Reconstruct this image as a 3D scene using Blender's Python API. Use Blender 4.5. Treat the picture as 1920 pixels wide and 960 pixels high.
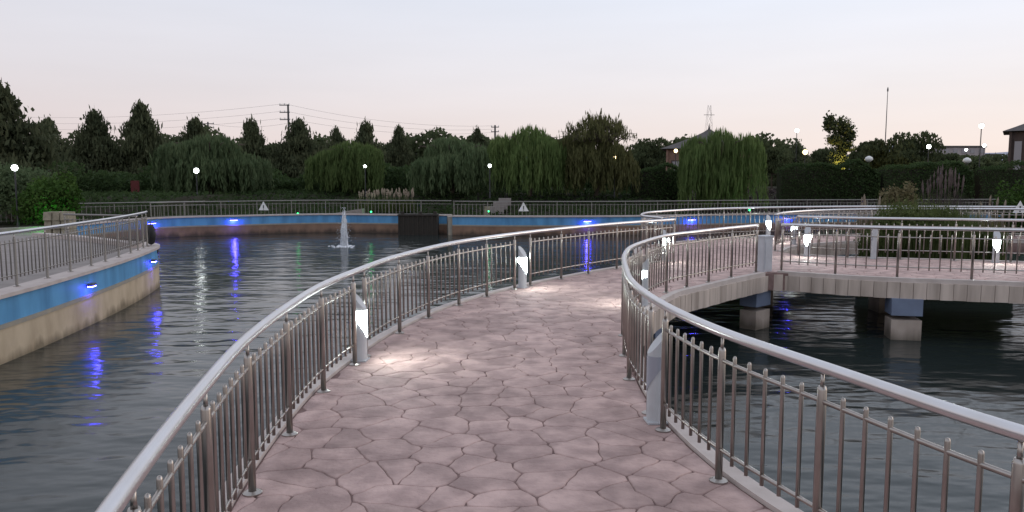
import bpy, math, random
import numpy as np
from mathutils import Vector, Matrix
from mathutils.geometry import tessellate_polygon

for o in list(bpy.data.objects): bpy.data.objects.remove(o)
SC = bpy.context.scene
COL = SC.collection
R = math.radians

# ------------------------------------------------------------------ camera
cam_d = bpy.data.cameras.new('camera'); cam = bpy.data.objects.new('camera', cam_d); COL.objects.link(cam)
cam.location = (0, 0, 1.8); cam.rotation_euler = (R(90 - 5.79), 0, 0)
cam_d.sensor_width = 36; cam_d.lens = 27.19; cam_d.clip_start = 0.05; cam_d.clip_end = 9000
SC.camera = cam

# ------------------------------------------------------------------ sky and sun (just after sunset, glow on the right)
SUN_EL, SUN_AZ = R(3.0), R(68)          # azimuth from +y towards +x
W = bpy.data.worlds.new('World'); SC.world = W; W.use_nodes = True
nt = W.node_tree; nt.nodes.clear()
def wn(t, **k):
    n = nt.nodes.new(t)
    for a, b in k.items(): setattr(n, a, b)
    return n
sky = wn('ShaderNodeTexSky'); sky.sky_type = 'NISHITA'; sky.sun_disc = False
sky.sun_elevation = SUN_EL; sky.sun_rotation = SUN_AZ; sky.air_density = 1.2; sky.dust_density = 2.5
tc = wn('ShaderNodeTexCoord'); sp = wn('ShaderNodeSeparateXYZ'); nt.links.new(tc.outputs['Generated'], sp.inputs[0])
def wramp(stops):
    r = wn('ShaderNodeValToRGB'); e = r.color_ramp.elements
    while len(e) < len(stops): e.new(0.5)
    for q, (p, c) in zip(e, stops): q.position = p; q.color = (*c, 1)
    nt.links.new(sp.outputs['Z'], r.inputs[0]); return r
cool = wramp([(0.0, (.60, .515, .51)), (.05, (.66, .575, .58)), (.13, (.65, .62, .66)), (.24, (.63, .645, .72)), (.5, (.60, .63, .72)), (1, (.58, .62, .72))])
warm = wramp([(0.0, (.86, .71, .63)), (.04, (.86, .76, .71)), (.11, (.82, .79, .81)), (.23, (.76, .82, .94)), (.5, (.68, .75, .88)), (1, (.60, .65, .76))])
mr = wn('ShaderNodeMapRange'); mr.inputs['From Min'].default_value = -.75; mr.inputs['From Max'].default_value = .75
nt.links.new(sp.outputs['X'], mr.inputs['Value'])
mx = wn('ShaderNodeMix', data_type='RGBA'); nt.links.new(mr.outputs[0], mx.inputs['Factor'])
nt.links.new(cool.outputs[0], mx.inputs[6]); nt.links.new(warm.outputs[0], mx.inputs[7])
smap = wn('ShaderNodeMapping'); smap.inputs['Scale'].default_value = (1, 1, 7); nt.links.new(tc.outputs['Generated'], smap.inputs[0])
sn = wn('ShaderNodeTexNoise'); sn.inputs['Scale'].default_value = 2.2; sn.inputs['Detail'].default_value = 4; nt.links.new(smap.outputs[0], sn.inputs['Vector'])
sr = wn('ShaderNodeMapRange'); sr.inputs['From Min'].default_value = .3; sr.inputs['From Max'].default_value = .7; sr.inputs['To Min'].default_value = .965; sr.inputs['To Max'].default_value = 1.035; nt.links.new(sn.outputs['Fac'], sr.inputs[0])
mul = wn('ShaderNodeVectorMath', operation='SCALE'); nt.links.new(mx.outputs[2], mul.inputs[0]); nt.links.new(sr.outputs[0], mul.inputs['Scale'])
b1 = wn('ShaderNodeBackground'); b1.inputs[1].default_value = .12; nt.links.new(sky.outputs[0], b1.inputs[0])
b2 = wn('ShaderNodeBackground'); b2.inputs[1].default_value = 1.14; nt.links.new(mul.outputs[0], b2.inputs[0])
ms = wn('ShaderNodeMixShader'); ms.inputs[0].default_value = .9
nt.links.new(b1.outputs[0], ms.inputs[1]); nt.links.new(b2.outputs[0], ms.inputs[2])
wo = wn('ShaderNodeOutputWorld'); nt.links.new(ms.outputs[0], wo.inputs[0])

sd = bpy.data.lights.new('sun', 'SUN'); sd.energy = .6; sd.angle = R(40); sd.color = (1, .86, .74)
sun = bpy.data.objects.new('sun', sd); COL.objects.link(sun)
sdir = Vector((math.sin(SUN_AZ) * math.cos(R(12)), math.cos(SUN_AZ) * math.cos(R(12)), math.sin(R(12))))
sun.rotation_euler = sdir.to_track_quat('Z', 'Y').to_euler()

vs = SC.view_settings; vs.view_transform = 'Standard'; vs.look = 'None'; vs.exposure = .12; vs.gamma = 1
SC.cycles.max_bounces = 6; SC.cycles.glossy_bounces = 4; SC.cycles.diffuse_bounces = 3; SC.cycles.transparent_max_bounces = 8
SC.cycles.sample_clamp_indirect = 3.0
SC.cycles.use_denoising = True

# ------------------------------------------------------------------ materials
def mat(name, col, rough=.6, metal=0, noise=None, bump=None, col2=None, spec=.5, emit=None, es=0, streak=None, alpha=1, rnd=0, trans=0):
    """noise=(scale, detail, low, high) mixes col->col2 by object-space noise; bump=(scale, strength, distance); streak = vertical runs"""
    m = bpy.data.materials.new(name); m.use_nodes = True; t = m.node_tree
    p = t.nodes['Principled BSDF']; L = t.links.new
    p.inputs['Base Color'].default_value = (*col, 1); p.inputs['Roughness'].default_value = rough
    p.inputs['Metallic'].default_value = metal; p.inputs['Specular IOR Level'].default_value = spec; p.inputs['Alpha'].default_value = alpha
    if trans: p.inputs['Transmission Weight'].default_value = trans
    geo = t.nodes.new('ShaderNodeNewGeometry')
    last = None
    if noise:
        n = t.nodes.new('ShaderNodeTexNoise'); n.inputs['Scale'].default_value = noise[0]; n.inputs['Detail'].default_value = noise[1]
        if streak:
            mp = t.nodes.new('ShaderNodeMapping'); mp.inputs['Scale'].default_value = streak; L(geo.outputs['Position'], mp.inputs[0]); L(mp.outputs[0], n.inputs['Vector'])
        else: L(geo.outputs['Position'], n.inputs['Vector'])
        r = t.nodes.new('ShaderNodeMapRange'); r.inputs['From Min'].default_value = noise[2]; r.inputs['From Max'].default_value = noise[3]; L(n.outputs['Fac'], r.inputs[0])
        x = t.nodes.new('ShaderNodeMix'); x.data_type = 'RGBA'; L(r.outputs[0], x.inputs['Factor'])
        x.inputs[6].default_value = (*col, 1); x.inputs[7].default_value = (*(col2 or col), 1); last = x.outputs[2]
    if rnd:
        oi = t.nodes.new('ShaderNodeObjectInfo'); h = t.nodes.new('ShaderNodeHueSaturation')
        r2 = t.nodes.new('ShaderNodeMapRange'); r2.inputs['To Min'].default_value = 1 - rnd; r2.inputs['To Max'].default_value = 1 + rnd
        L(oi.outputs['Random'], r2.inputs[0]); L(r2.outputs[0], h.inputs['Value'])
        if last: L(last, h.inputs['Color'])
        else: h.inputs['Color'].default_value = (*col, 1)
        last = h.outputs[0]
    if last: L(last, p.inputs['Base Color'])
    if bump:
        n2 = t.nodes.new('ShaderNodeTexNoise'); n2.inputs['Scale'].default_value = bump[0]; n2.inputs['Detail'].default_value = 5; L(geo.outputs['Position'], n2.inputs['Vector'])
        b = t.nodes.new('ShaderNodeBump'); b.inputs['Strength'].default_value = bump[1]; b.inputs['Distance'].default_value = bump[2]
        L(n2.outputs['Fac'], b.inputs['Height']); L(b.outputs[0], p.inputs['Normal'])
    if emit: p.inputs['Emission Color'].default_value = (*emit, 1); p.inputs['Emission Strength'].default_value = es
    return m

M = {}
M['stone'] = mat('stamped_stone', (.535, .382, .35), .8, noise=(4.2, 10, .38, .62), col2=(.355, .25, .232), bump=(26, .9, .014), rnd=.08, spec=.3)
def stains(m, scale, lo, hi):
    t = m.node_tree; L = t.links.new; p = t.nodes['Principled BSDF']; src = p.inputs['Base Color'].links[0].from_socket
    g = t.nodes.new('ShaderNodeNewGeometry'); n = t.nodes.new('ShaderNodeTexNoise'); n.inputs['Scale'].default_value = scale; n.inputs['Detail'].default_value = 8; n.inputs['Roughness'].default_value = .65; L(g.outputs['Position'], n.inputs['Vector'])
    r = t.nodes.new('ShaderNodeMapRange'); r.inputs['From Min'].default_value = .36; r.inputs['From Max'].default_value = .62; r.inputs['To Min'].default_value = lo; r.inputs['To Max'].default_value = hi; L(n.outputs['Fac'], r.inputs[0])
    h = t.nodes.new('ShaderNodeHueSaturation'); L(src, h.inputs['Color']); L(r.outputs[0], h.inputs['Value']); L(h.outputs[0], p.inputs['Base Color'])
stains(M['stone'], .9, .82, 1.08)
M['joint'] = mat('dark_joint', (.15, .098, .09), .9, noise=(5, 4, .35, .65), col2=(.27, .185, .17), spec=.15)
M['kerb'] = mat('pale_kerb_concrete', (.56, .49, .46), .75, noise=(4, 6, .3, .75), col2=(.42, .36, .33), bump=(40, .3, .004))
M['fascia'] = mat('fascia_concrete', (.56, .47, .41), .8, noise=(3.5, 7, .35, .7), col2=(.33, .27, .23), streak=(1.6, 1.6, .18), bump=(30, .3, .004), rnd=.1)
M['soffit'] = mat('soffit_concrete', (.28, .25, .23), .85, noise=(2, 4, .3, .7), col2=(.2, .18, .165))
M['steel'] = mat('stainless_steel', (.43, .395, .37), .3, 1.0, noise=(9, 3, .3, .7), col2=(.35, .32, .295))
M['steel_bright'] = mat('handrail_steel', (.66, .65, .67), .3, 1.0, noise=(6, 4, .3, .7), col2=(.62, .60, .60))
M['steel_dull'] = mat('weathered_steel', (.25, .235, .22), .5, .6)
M['blue'] = mat('blue_paint', (.105, .32, .57), .55, noise=(2.6, 8, .4, .72), col2=(.06, .20, .38), streak=(1, 1, .25), bump=(20, .25, .004))
M['pier_blue'] = mat('faded_blue_paint', (.17, .215, .31), .6, noise=(3, 5, .3, .7), col2=(.13, .16, .235))
M['pier_tan'] = mat('pier_concrete', (.46, .39, .34), .8, noise=(3, 6, .3, .7), col2=(.33, .27, .23), streak=(1, 1, .5))
M['tan'] = mat('tan_concrete', (.52, .42, .30), .8, noise=(2.4, 8, .38, .7), col2=(.38, .295, .2), streak=(1, 1, .5), bump=(25, .3, .005))
M['brown'] = mat('brown_concrete', (.27, .165, .11), .8, noise=(1.8, 6, .35, .72), col2=(.17, .1, .07), streak=(1, 1, .6))
M['greyband'] = mat('worn_band', (.25, .24, .22), .8, noise=(5, 5, .3, .7), col2=(.34, .29, .22))
M['coping'] = mat('coping_stone', (.52, .46, .43), .7, noise=(4, 5, .3, .7), col2=(.42, .35, .33))
M['plaza'] = mat('plaza_paving', (.27, .235, .22), .75, noise=(2.2, 7, .3, .7), col2=(.19, .165, .155), bump=(18, .3, .006))
M['pond_bed'] = mat('pond_bed', (.03, .035, .03), .9)
M['soil'] = mat('dark_soil', (.045, .038, .034), .95, noise=(.7, 7, .3, .7), col2=(.035, .045, .022), bump=(9, .6, .05), spec=.03)
M['bollard'] = mat('pale_grey_paint', (.50, .51, .53), .5, noise=(6, 4, .3, .75), col2=(.42, .43, .45))
M['lens'] = mat('lit_lens', (.9, .95, .95), .4, emit=(.86, 1, .97), es=30)
M['lens_off'] = mat('unlit_lens', (.30, .31, .36), .35)
M['blue_lens'] = mat('blue_lens', (.2, .2, .9), .4, emit=(.07, .06, 1), es=60)
M['fixture'] = mat('fixture_metal', (.1, .11, .16), .5)
M['globe'] = mat('white_globe', (.9, .9, .9), .4, emit=(.92, 1, .96), es=16)
M['globe_warm'] = mat('warm_globe', (.9, .8, .6), .4, emit=(1, .72, .34), es=8)
M['green_lens'] = mat('green_lens', (.1, .8, .3), .4, emit=(.03, 1, .22), es=5)
M['pole'] = mat('dark_pole', (.03, .03, .032), .6)
M['bark'] = mat('bark', (.11, .085, .065), .95, noise=(6, 4, .3, .7), col2=(.06, .045, .035), bump=(20, .5, .02))
M['cabinet'] = mat('cabinet_grey', (.52, .53, .57), .5, noise=(5, 3, .3, .7), col2=(.44, .45, .48))
M['black'] = mat('black_rubber', (.012, .012, .013), .7)
M['darkmetal'] = mat('rusty_dark_metal', (.022, .019, .015), .75, noise=(8, 4, .3, .7), col2=(.035, .026, .018))
M['rock'] = mat('planter_rock', (.34, .30, .22), .9, noise=(5, 6, .3, .7), col2=(.19, .165, .12), bump=(14, .7, .03))
M['sign'] = mat('sign_white', (.72, .72, .70), .5)
M['sign_mark'] = mat('sign_black', (.02, .02, .02), .5)
M['roof'] = mat('roof_tiles', (.06, .055, .055), .7, noise=(3, 4, .3, .7), col2=(.09, .075, .07))
M['brick'] = mat('brown_wall', (.24, .145, .11), .8, noise=(4, 5, .3, .7), col2=(.17, .1, .08))
M['brickdark'] = mat('dark_brick', (.075, .05, .045), .8, noise=(4, 5, .3, .7), col2=(.05, .035, .03))
M['glass'] = mat('window_glass', (.22, .22, .25), .12, spec=.8)
M['concrete_far'] = mat('far_concrete', (.42, .37, .37), .8, noise=(.5, 4, .3, .7), col2=(.33, .29, .29))
M['hill'] = mat('haze_tinted_hill', (.40, .40, .47), .95, noise=(.004, 5, .3, .7), col2=(.33, .34, .42))  # blue-grey of distant haze put into the base colour, no haze volume
M['red'] = mat('dull_red_paint', (.13, .022, .02), .7)
M['foam'] = mat('white_water', (.82, .84, .88), .35, alpha=.82)
M['foam_thin'] = mat('spray', (.75, .78, .84), .5, alpha=.55)
M['plume'] = mat('pampas_plume', (.30, .24, .18), .9, noise=(3, 3, .3, .7), col2=(.22, .17, .13))
M['plume_dark'] = mat('dark_plume', (.13, .095, .085), .9, noise=(3, 3, .3, .7), col2=(.09, .065, .06))
M['wire'] = mat('wire', (.06, .06, .065), .7)
M['rampc'] = mat('ramp_concrete', (.30, .265, .24), .8, noise=(3, 4, .3, .7), col2=(.22, .19, .175))

def waterline(m, dirt, z0, z1):
    """scum and drip stains on a wall just above the water, with a ragged upper edge"""
    t = m.node_tree; L = t.links.new; p = t.nodes['Principled BSDF']; src = p.inputs['Base Color'].links[0].from_socket
    g = t.nodes.new('ShaderNodeNewGeometry'); sx = t.nodes.new('ShaderNodeSeparateXYZ'); L(g.outputs['Position'], sx.inputs[0])
    mp = t.nodes.new('ShaderNodeMapping'); mp.inputs['Scale'].default_value = (1, 1, .15); L(g.outputs['Position'], mp.inputs[0])
    n = t.nodes.new('ShaderNodeTexNoise'); n.inputs['Scale'].default_value = 3.2; n.inputs['Detail'].default_value = 7; L(mp.outputs[0], n.inputs['Vector'])
    a = t.nodes.new('ShaderNodeMath'); a.operation = 'MULTIPLY_ADD'; L(n.outputs['Fac'], a.inputs[0]); a.inputs[1].default_value = -.55; L(sx.outputs['Z'], a.inputs[2])
    r = t.nodes.new('ShaderNodeMapRange'); r.inputs['From Min'].default_value = z0 - .275; r.inputs['From Max'].default_value = z1 - .275; r.inputs['To Min'].default_value = .85; r.inputs['To Max'].default_value = 0; L(a.outputs[0], r.inputs[0])
    x = t.nodes.new('ShaderNodeMix'); x.data_type = 'RGBA'; L(r.outputs[0], x.inputs['Factor']); L(src, x.inputs[6]); x.inputs[7].default_value = (*dirt, 1); L(x.outputs[2], p.inputs['Base Color'])
waterline(M['pier_tan'], (.09, .075, .055), -1.06, -.85); waterline(M['tan'], (.15, .115, .07), -1.06, -.9); waterline(M['brown'], (.05, .036, .026), -1.05, -.85)

def leafmat(name, c1, c2, tr=.42):
    m = bpy.data.materials.new(name); m.use_nodes = True; t = m.node_tree; L = t.links.new
    p = t.nodes['Principled BSDF']; p.inputs['Roughness'].default_value = .75; p.inputs['Specular IOR Level'].default_value = .12
    g = t.nodes.new('ShaderNodeNewGeometry'); x = t.nodes.new('ShaderNodeMix'); x.data_type = 'RGBA'
    n = t.nodes.new('ShaderNodeTexNoise'); n.inputs['Scale'].default_value = .9; n.inputs['Detail'].default_value = 3; L(g.outputs['Position'], n.inputs['Vector'])
    a = t.nodes.new('ShaderNodeMath'); a.operation = 'ADD'; L(n.outputs['Fac'], a.inputs[0])
    b = t.nodes.new('ShaderNodeMapRange'); b.inputs['To Min'].default_value = -.3; b.inputs['To Max'].default_value = .3; L(g.outputs['Random Per Island'], b.inputs[0]); L(b.outputs[0], a.inputs[1])
    L(a.outputs[0], x.inputs['Factor']); x.inputs[6].default_value = (*c1, 1); x.inputs[7].default_value = (*c2, 1)
    oi = t.nodes.new('ShaderNodeObjectInfo'); h = t.nodes.new('ShaderNodeHueSaturation'); r2 = t.nodes.new('ShaderNodeMapRange')
    r2.inputs['To Min'].default_value = .82; r2.inputs['To Max'].default_value = 1.18; L(oi.outputs['Random'], r2.inputs[0]); L(r2.outputs[0], h.inputs['Value'])
    L(x.outputs[2], h.inputs['Color']); L(h.outputs[0], p.inputs['Base Color'])
    td = t.nodes.new('ShaderNodeBsdfTranslucent'); L(h.outputs[0], td.inputs[0])
    mixs = t.nodes.new('ShaderNodeMixShader'); mixs.inputs[0].default_value = tr
    o = t.nodes['Material Output']; L(p.outputs[0], mixs.inputs[1]); L(td.outputs[0], mixs.inputs[2]); L(mixs.outputs[0], o.inputs[0])
    return m
M['pine'] = leafmat('pine_needles', (.062, .08, .044), (.12, .13, .07))
M['willow'] = leafmat('willow_leaves', (.088, .14, .045), (.16, .21, .075), .45)
M['willow_grey'] = leafmat('grey_willow_leaves', (.075, .115, .055), (.135, .17, .085), .45)
M['lacy'] = leafmat('lacy_leaves', (.10, .11, .042), (.17, .165, .072), .35)
M['broad'] = leafmat('broad_leaves', (.055, .075, .038), (.11, .128, .06))
M['hedge'] = leafmat('hedge_leaves', (.03, .054, .02), (.065, .098, .036))
M['bush'] = leafmat('bush_leaves', (.04, .085, .018), (.08, .14, .03), .3)
M['reed'] = leafmat('reed_leaves', (.05, .075, .022), (.11, .13, .05), .3)
M['dry'] = leafmat('dry_leaves', (.14, .12, .06), (.21, .18, .10), .3)
M['purple'] = leafmat('purple_cover', (.045, .036, .036), (.085, .066, .066), .2)

def water_mat():
    m = bpy.data.materials.new('pond_water'); m.use_nodes = True; t = m.node_tree; L = t.links.new
    p = t.nodes['Principled BSDF']; p.inputs['Base Color'].default_value = (.019, .026, .025, 1); p.inputs['Roughness'].default_value = .13
    p.inputs['IOR'].default_value = 1.33
    g = t.nodes.new('ShaderNodeNewGeometry')
    def nz(sc, det, mscale, rot):
        mp = t.nodes.new('ShaderNodeMapping'); mp.inputs['Scale'].default_value = mscale; mp.inputs['Rotation'].default_value = (0, 0, rot)
        L(g.outputs['Position'], mp.inputs[0]); n = t.nodes.new('ShaderNodeTexNoise'); n.inputs['Scale'].default_value = sc; n.inputs['Detail'].default_value = det
        n.inputs['Roughness'].default_value = .5; n.inputs['Distortion'].default_value = .12; L(mp.outputs[0], n.inputs['Vector']); return n
    a = nz(1.3, 1.8, (.6, 1.25, 1), .2); b = nz(3.8, 1.5, (.7, 1.3, 1), -.3)
    ad = t.nodes.new('ShaderNodeMath'); ad.operation = 'MULTIPLY_ADD'; L(b.outputs['Fac'], ad.inputs[0]); ad.inputs[1].default_value = .24; L(a.outputs['Fac'], ad.inputs[2])
    bp = t.nodes.new('ShaderNodeBump'); bp.inputs['Strength'].default_value = 1.0; bp.inputs['Distance'].default_value = .072
    big = nz(.16, 2, (1, 1.6, 1), .5); cr = t.nodes.new('ShaderNodeMapRange'); cr.inputs['From Min'].default_value = .35; cr.inputs['From Max'].default_value = .65; cr.inputs['To Min'].default_value = .45; cr.inputs['To Max'].default_value = 1.0
    L(big.outputs['Fac'], cr.inputs[0]); L(cr.outputs[0], bp.inputs['Strength'])
    L(ad.outputs[0], bp.inputs['Height']); L(bp.outputs[0], p.inputs['Normal'])
    return m
M['water'] = water_mat()

# ------------------------------------------------------------------ object helpers
def link(name, me, parent=None, m=None):
    o = bpy.data.objects.new(name, me); COL.objects.link(o)
    if m and me is not None and len(me.materials) == 0: me.materials.append(M[m] if isinstance(m, str) else m)
    if parent is not None: o.parent = parent
    return o
def tag(o, label=None, cat=None, group=None, kind=None):
    if label: o['label'] = label
    if cat: o['category'] = cat
    if group: o['group'] = group
    if kind: o['kind'] = kind
    return o
def thing(name, label, cat, loc=(0, 0, 0), rz=0, group=None):
    o = bpy.data.objects.new(name, None); COL.objects.link(o); o.location = loc; o.rotation_euler = (0, 0, rz)
    return tag(o, label, cat, group)
def copy_tree(o, parent=None):
    c = o.copy(); COL.objects.link(c); c.parent = parent
    for ch in o.children: copy_tree(ch, c)
    return c

class MB:
    def __init__(s): s.v = []; s.f = []
    def add(s, v, f):
        b = len(s.v); s.v += [tuple(q) for q in v]; s.f += [tuple(b + i for i in q) for q in f]; return s
    def box(s, c, d, rz=0, taper=1):
        ca, sa = math.cos(rz), math.sin(rz); vs_ = []
        for z in (-1, 1):
            k = taper if z > 0 else 1
            for x, y in ((-1, -1), (1, -1), (1, 1), (-1, 1)):
                X, Y = x * d[0] / 2 * k, y * d[1] / 2 * k
                vs_.append((c[0] + X * ca - Y * sa, c[1] + X * sa + Y * ca, c[2] + z * d[2] / 2))
        return s.add(vs_, [(3, 2, 1, 0), (4, 5, 6, 7), (0, 1, 5, 4), (1, 2, 6, 5), (2, 3, 7, 6), (3, 0, 4, 7)])
    def tube(s, pts, r, n=8, caps=True):
        pts = [Vector(p) for p in pts]; rr = r if isinstance(r, (list, tuple)) else [r] * len(pts); vs_ = []; fs = []
        for i, p in enumerate(pts):
            d = (pts[min(i + 1, len(pts) - 1)] - pts[max(i - 1, 0)]).normalized()
            a = d.cross(Vector((0, 0, 1))); a = Vector((1, 0, 0)) if a.length < 1e-3 else a.normalized(); b = a.cross(d).normalized()
            for k in range(n):
                t = 2 * math.pi * k / n; vs_.append(p + (a * math.cos(t) + b * math.sin(t)) * rr[i])
        for i in range(len(pts) - 1):
            for k in range(n): fs.append((i * n + k, i * n + (k + 1) % n, (i + 1) * n + (k + 1) % n, (i + 1) * n + k))
        if caps: fs.append(tuple(range(n - 1, -1, -1))); fs.append(tuple((len(pts) - 1) * n + k for k in range(n)))
        return s.add(vs_, fs)
    def lathe(s, prof, n=12, c=(0, 0, 0)):
        vs_ = []; fs = []
        for r, z in prof:
            for k in range(n): t = 2 * math.pi * k / n; vs_.append((c[0] + r * math.cos(t), c[1] + r * math.sin(t), c[2] + z))
        for i in range(len(prof) - 1):
            for k in range(n): fs.append((i * n + k, i * n + (k + 1) % n, (i + 1) * n + (k + 1) % n, (i + 1) * n + k))
        fs.append(tuple(range(n - 1, -1, -1))); fs.append(tuple((len(prof) - 1) * n + k for k in range(n)))
        return s.add(vs_, fs)
    def prism(s, poly, z0, z1):
        n = len(poly); tri = tessellate_polygon([[Vector((x, y, 0)) for x, y in poly]])
        v = [(x, y, z1) for x, y in poly] + [(x, y, z0) for x, y in poly]; f = []
        for t in tri:
            a, b, c = [Vector(poly[i]) for i in t]
            t = t if (b - a).cross(c - a) > 0 else t[::-1]
            f.append(tuple(t)); f.append(tuple(n + i for i in reversed(t)))
        area = sum(poly[i][0] * poly[(i + 1) % n][1] - poly[(i + 1) % n][0] * poly[i][1] for i in range(n))
        for i in range(n):
            j = (i + 1) % n; q = (i, n + i, n + j, j); f.append(q if area > 0 else q[::-1])
        return s.add(v, f)
    def mesh(s, name, smooth=False):
        me = bpy.data.meshes.new(name); me.from_pydata(s.v, [], s.f); me.update()
        if smooth: me.polygons.foreach_set('use_smooth', [True] * len(me.polygons))
        return me
    def obj(s, name, m, parent=None, smooth=False): return link(name, s.mesh(name, smooth), parent, m)

def spline(pts, step=.12):
    """Catmull-Rom through plan points, resampled evenly"""
    P = [Vector(p) for p in pts]; P = [P[0] * 2 - P[1]] + P + [P[-1] * 2 - P[-2]]; out = []
    for i in range(1, len(P) - 2):
        n = max(2, int((P[i + 1] - P[i]).length / (step * .4)))
        for k in range(n):
            t = k / n; a, b, c, d = P[i - 1:i + 3]
            out.append(.5 * ((2 * b) + (c - a) * t + (2 * a - 5 * b + 4 * c - d) * t * t + (3 * b - a - 3 * c + d) * t ** 3))
    out.append(P[-2]); return resample(out, step)
def resample(pl, step):
    s = [0]
    for a, b in zip(pl, pl[1:]): s.append(s[-1] + (b - a).length)
    n = max(2, round(s[-1] / step)); res = []; j = 0
    for k in range(n + 1):
        t = s[-1] * k / n
        while j < len(pl) - 2 and s[j + 1] < t: j += 1
        u = (t - s[j]) / max(1e-9, s[j + 1] - s[j]); res.append(pl[j].lerp(pl[j + 1], min(1, max(0, u))))
    return res
def offset(pl, d):
    """shift a plan polyline sideways; +d is to the right of travel"""
    out = []
    for i, p in enumerate(pl):
        t = (pl[min(i + 1, len(pl) - 1)] - pl[max(i - 1, 0)]).normalized(); out.append(p + Vector((t.y, -t.x)) * d)
    return out
def arclen(pl):
    s = [0]
    for a, b in zip(pl, pl[1:]): s.append(s[-1] + (b - a).length)
    return s
def at_s(pl, s, t):
    t = min(max(t, 0), s[-1]); j = 0
    while j < len(pl) - 2 and s[j + 1] < t: j += 1
    u = (t - s[j]) / max(1e-9, s[j + 1] - s[j]); d = (pl[j + 1] - pl[j]).normalized(); return pl[j].lerp(pl[j + 1], u), d
def nearest_s(pl, s, p):
    p = Vector(p); b = (1e9, 0)
    for i in range(len(pl) - 1):
        d = pl[i + 1] - pl[i]; t = min(1, max(0, (p - pl[i]).dot(d) / d.length_squared)); q = pl[i] + d * t
        b = min(b, ((p - q).length, s[i] + d.length * t))
    return b[1]
def inside(poly, x, y):
    c = False; n = len(poly); j = n - 1
    for i in range(n):
        xi, yi = poly[i]; xj, yj = poly[j]
        if (yi > y) != (yj > y) and x < (xj - xi) * (y - yi) / (yj - yi) + xi: c = not c
        j = i
    return c
def ribbon(mb, pl, w0, w1, z0, z1):
    """solid strip along a plan polyline between sideways offsets w0..w1 and heights z0..z1"""
    A, B = offset(pl, w0), offset(pl, w1); n = len(pl); v = []
    for a, b in zip(A, B): v += [(a.x, a.y, z0), (a.x, a.y, z1), (b.x, b.y, z1), (b.x, b.y, z0)]
    f = [(0, 1, 2, 3), (4 * n - 1, 4 * n - 2, 4 * n - 3, 4 * n - 4)]
    for i in range(n - 1):
        for k in range(4): f.append((4 * i + k, 4 * (i + 1) + k, 4 * (i + 1) + (k + 1) % 4, 4 * i + (k + 1) % 4))
    return mb.add(v, f)

# ------------------------------------------------------------------ plan of the place (metres, deck = 0, water = -1.08)
WZ = -1.08
left_rail = spline([(.9, -2.6), (-.1, -.9), (-.75, .6), (-1.10, 2.05), (-1.35, 3.36), (-1.49, 4.3), (-1.57, 5.4), (-1.59, 6.4), (-1.51, 7.4), (-1.30, 8.87), (-.75, 10.8), (.24, 12.7), (1.36, 14.3), (2.4, 15.55), (3.5, 16.62)])
right_rail = spline([(4.9, -.3), (3.3, .7), (2.35, 1.7), (1.83, 2.6), (1.49, 3.6), (1.22, 4.5), (1.07, 5.5), (1.04, 6.6), (1.14, 7.7), (1.31, 8.95), (1.62, 10.2), (2.38, 11.95), (3.0, 12.75), (3.8, 13.7), (4.65, 14.62)])
front_rail = spline([(5.18, 14.85), (5.98, 14.32), (6.9, 13.85), (8.05, 13.5), (9.2, 13.1), (10.8, 12.3), (12.6, 10.8), (13.6, 9.2)])
arm_left_rail = spline([(3.35, 17.25), (3.08, 18.3), (3.45, 19.8), (4.15, 20.84), (5.13, 21.85), (6.98, 23.05), (8.9, 23.8), (11.4, 24.25), (15.5, 23.9), (20, 23.2)])
arm_right_rail = spline([(6.45, 18.9), (7.2, 20.15), (8.6, 21.4), (10.6, 22.2), (13.2, 22.3), (16, 21.9), (19.5, 21.2)])
back_rail = spline([(6.6, 17.9), (7.5, 17.35), (8.6, 17.0), (10.0, 16.6), (11.6, 16.0), (13.6, 14.9), (15.5, 13.2), (16.6, 11)])

# deck outline: rails plus an edge margin, walked round the three arms
E_ = .17
dl = offset(left_rail, -E_); dr = offset(right_rail, E_); df = offset(front_rail, E_)
al = offset(arm_left_rail, -E_); ar = offset(arm_right_rail, E_); bk = offset(back_rail, -E_)
outline = list(reversed(dl)) + dr + [Vector((4.98, 14.62))] + [p for p in df if p.x > 5.25] + list(reversed(bk)) + ar + list(reversed(al))
outline = [(p.x, p.y) for p in outline]

# ---- setting
def structure(o): return tag(o, kind='structure')
structure(MB().add([(-4000, -4000, -3), (4000, -4000, -3), (4000, 4000, -3), (-4000, 4000, -3)], [(0, 1, 2, 3)]).obj('pond_bed', 'pond_bed'))
structure(MB().add([(-75, -60, WZ), (90, -60, WZ), (90, 46, WZ), (-75, 46, WZ)], [(0, 1, 2, 3)]).obj('water', 'water'))

wall_l = spline([(-17.75, 30.3), (-17.65, 33), (-17.2, 36.4), (-16, 38), (-14, 39.0), (-11.5, 40.3), (-9.2, 40.8), (-6.5, 40.3), (-3.15, 39.75)], .5)
wall_r = spline([(-3.0, 38.9), (-1, 38.55), (1.1, 38.45), (3.9, 38.5), (6.5, 38.9), (9.3, 39.7), (12.5, 40.6), (18, 41.6), (27.6, 42.4), (45, 43.4), (70, 44.5)], .5)
shore = [Vector((-4000, 30.3)), Vector((-300, 30.3)), Vector((-60, 30.3)), Vector((-30, 30.3))] + wall_l + wall_r + [Vector((110, 45)), Vector((400, 48)), Vector((4000, 60))]
def ground_z(d, x):
    e = max(0, min(1, (d - 3.2) / 9)); e = e * e * (3 - 2 * e)
    return -.3 + (e * 1.08 if d > .3 else 0)
rows = [.12, .7, 1.8, 3.2, 4.2, 5.5, 7, 9, 11, 13, 17, 24, 40, 80, 200, 800, 4000]
gv = []; gf = []
rng = np.random.default_rng(5)
for p in shore:
    for d in rows: gv.append((p.x, p.y + d, ground_z(d, p.x) + (rng.uniform(-.05, .05) if 4 < d < 30 else 0)))
nr = len(rows)
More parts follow.
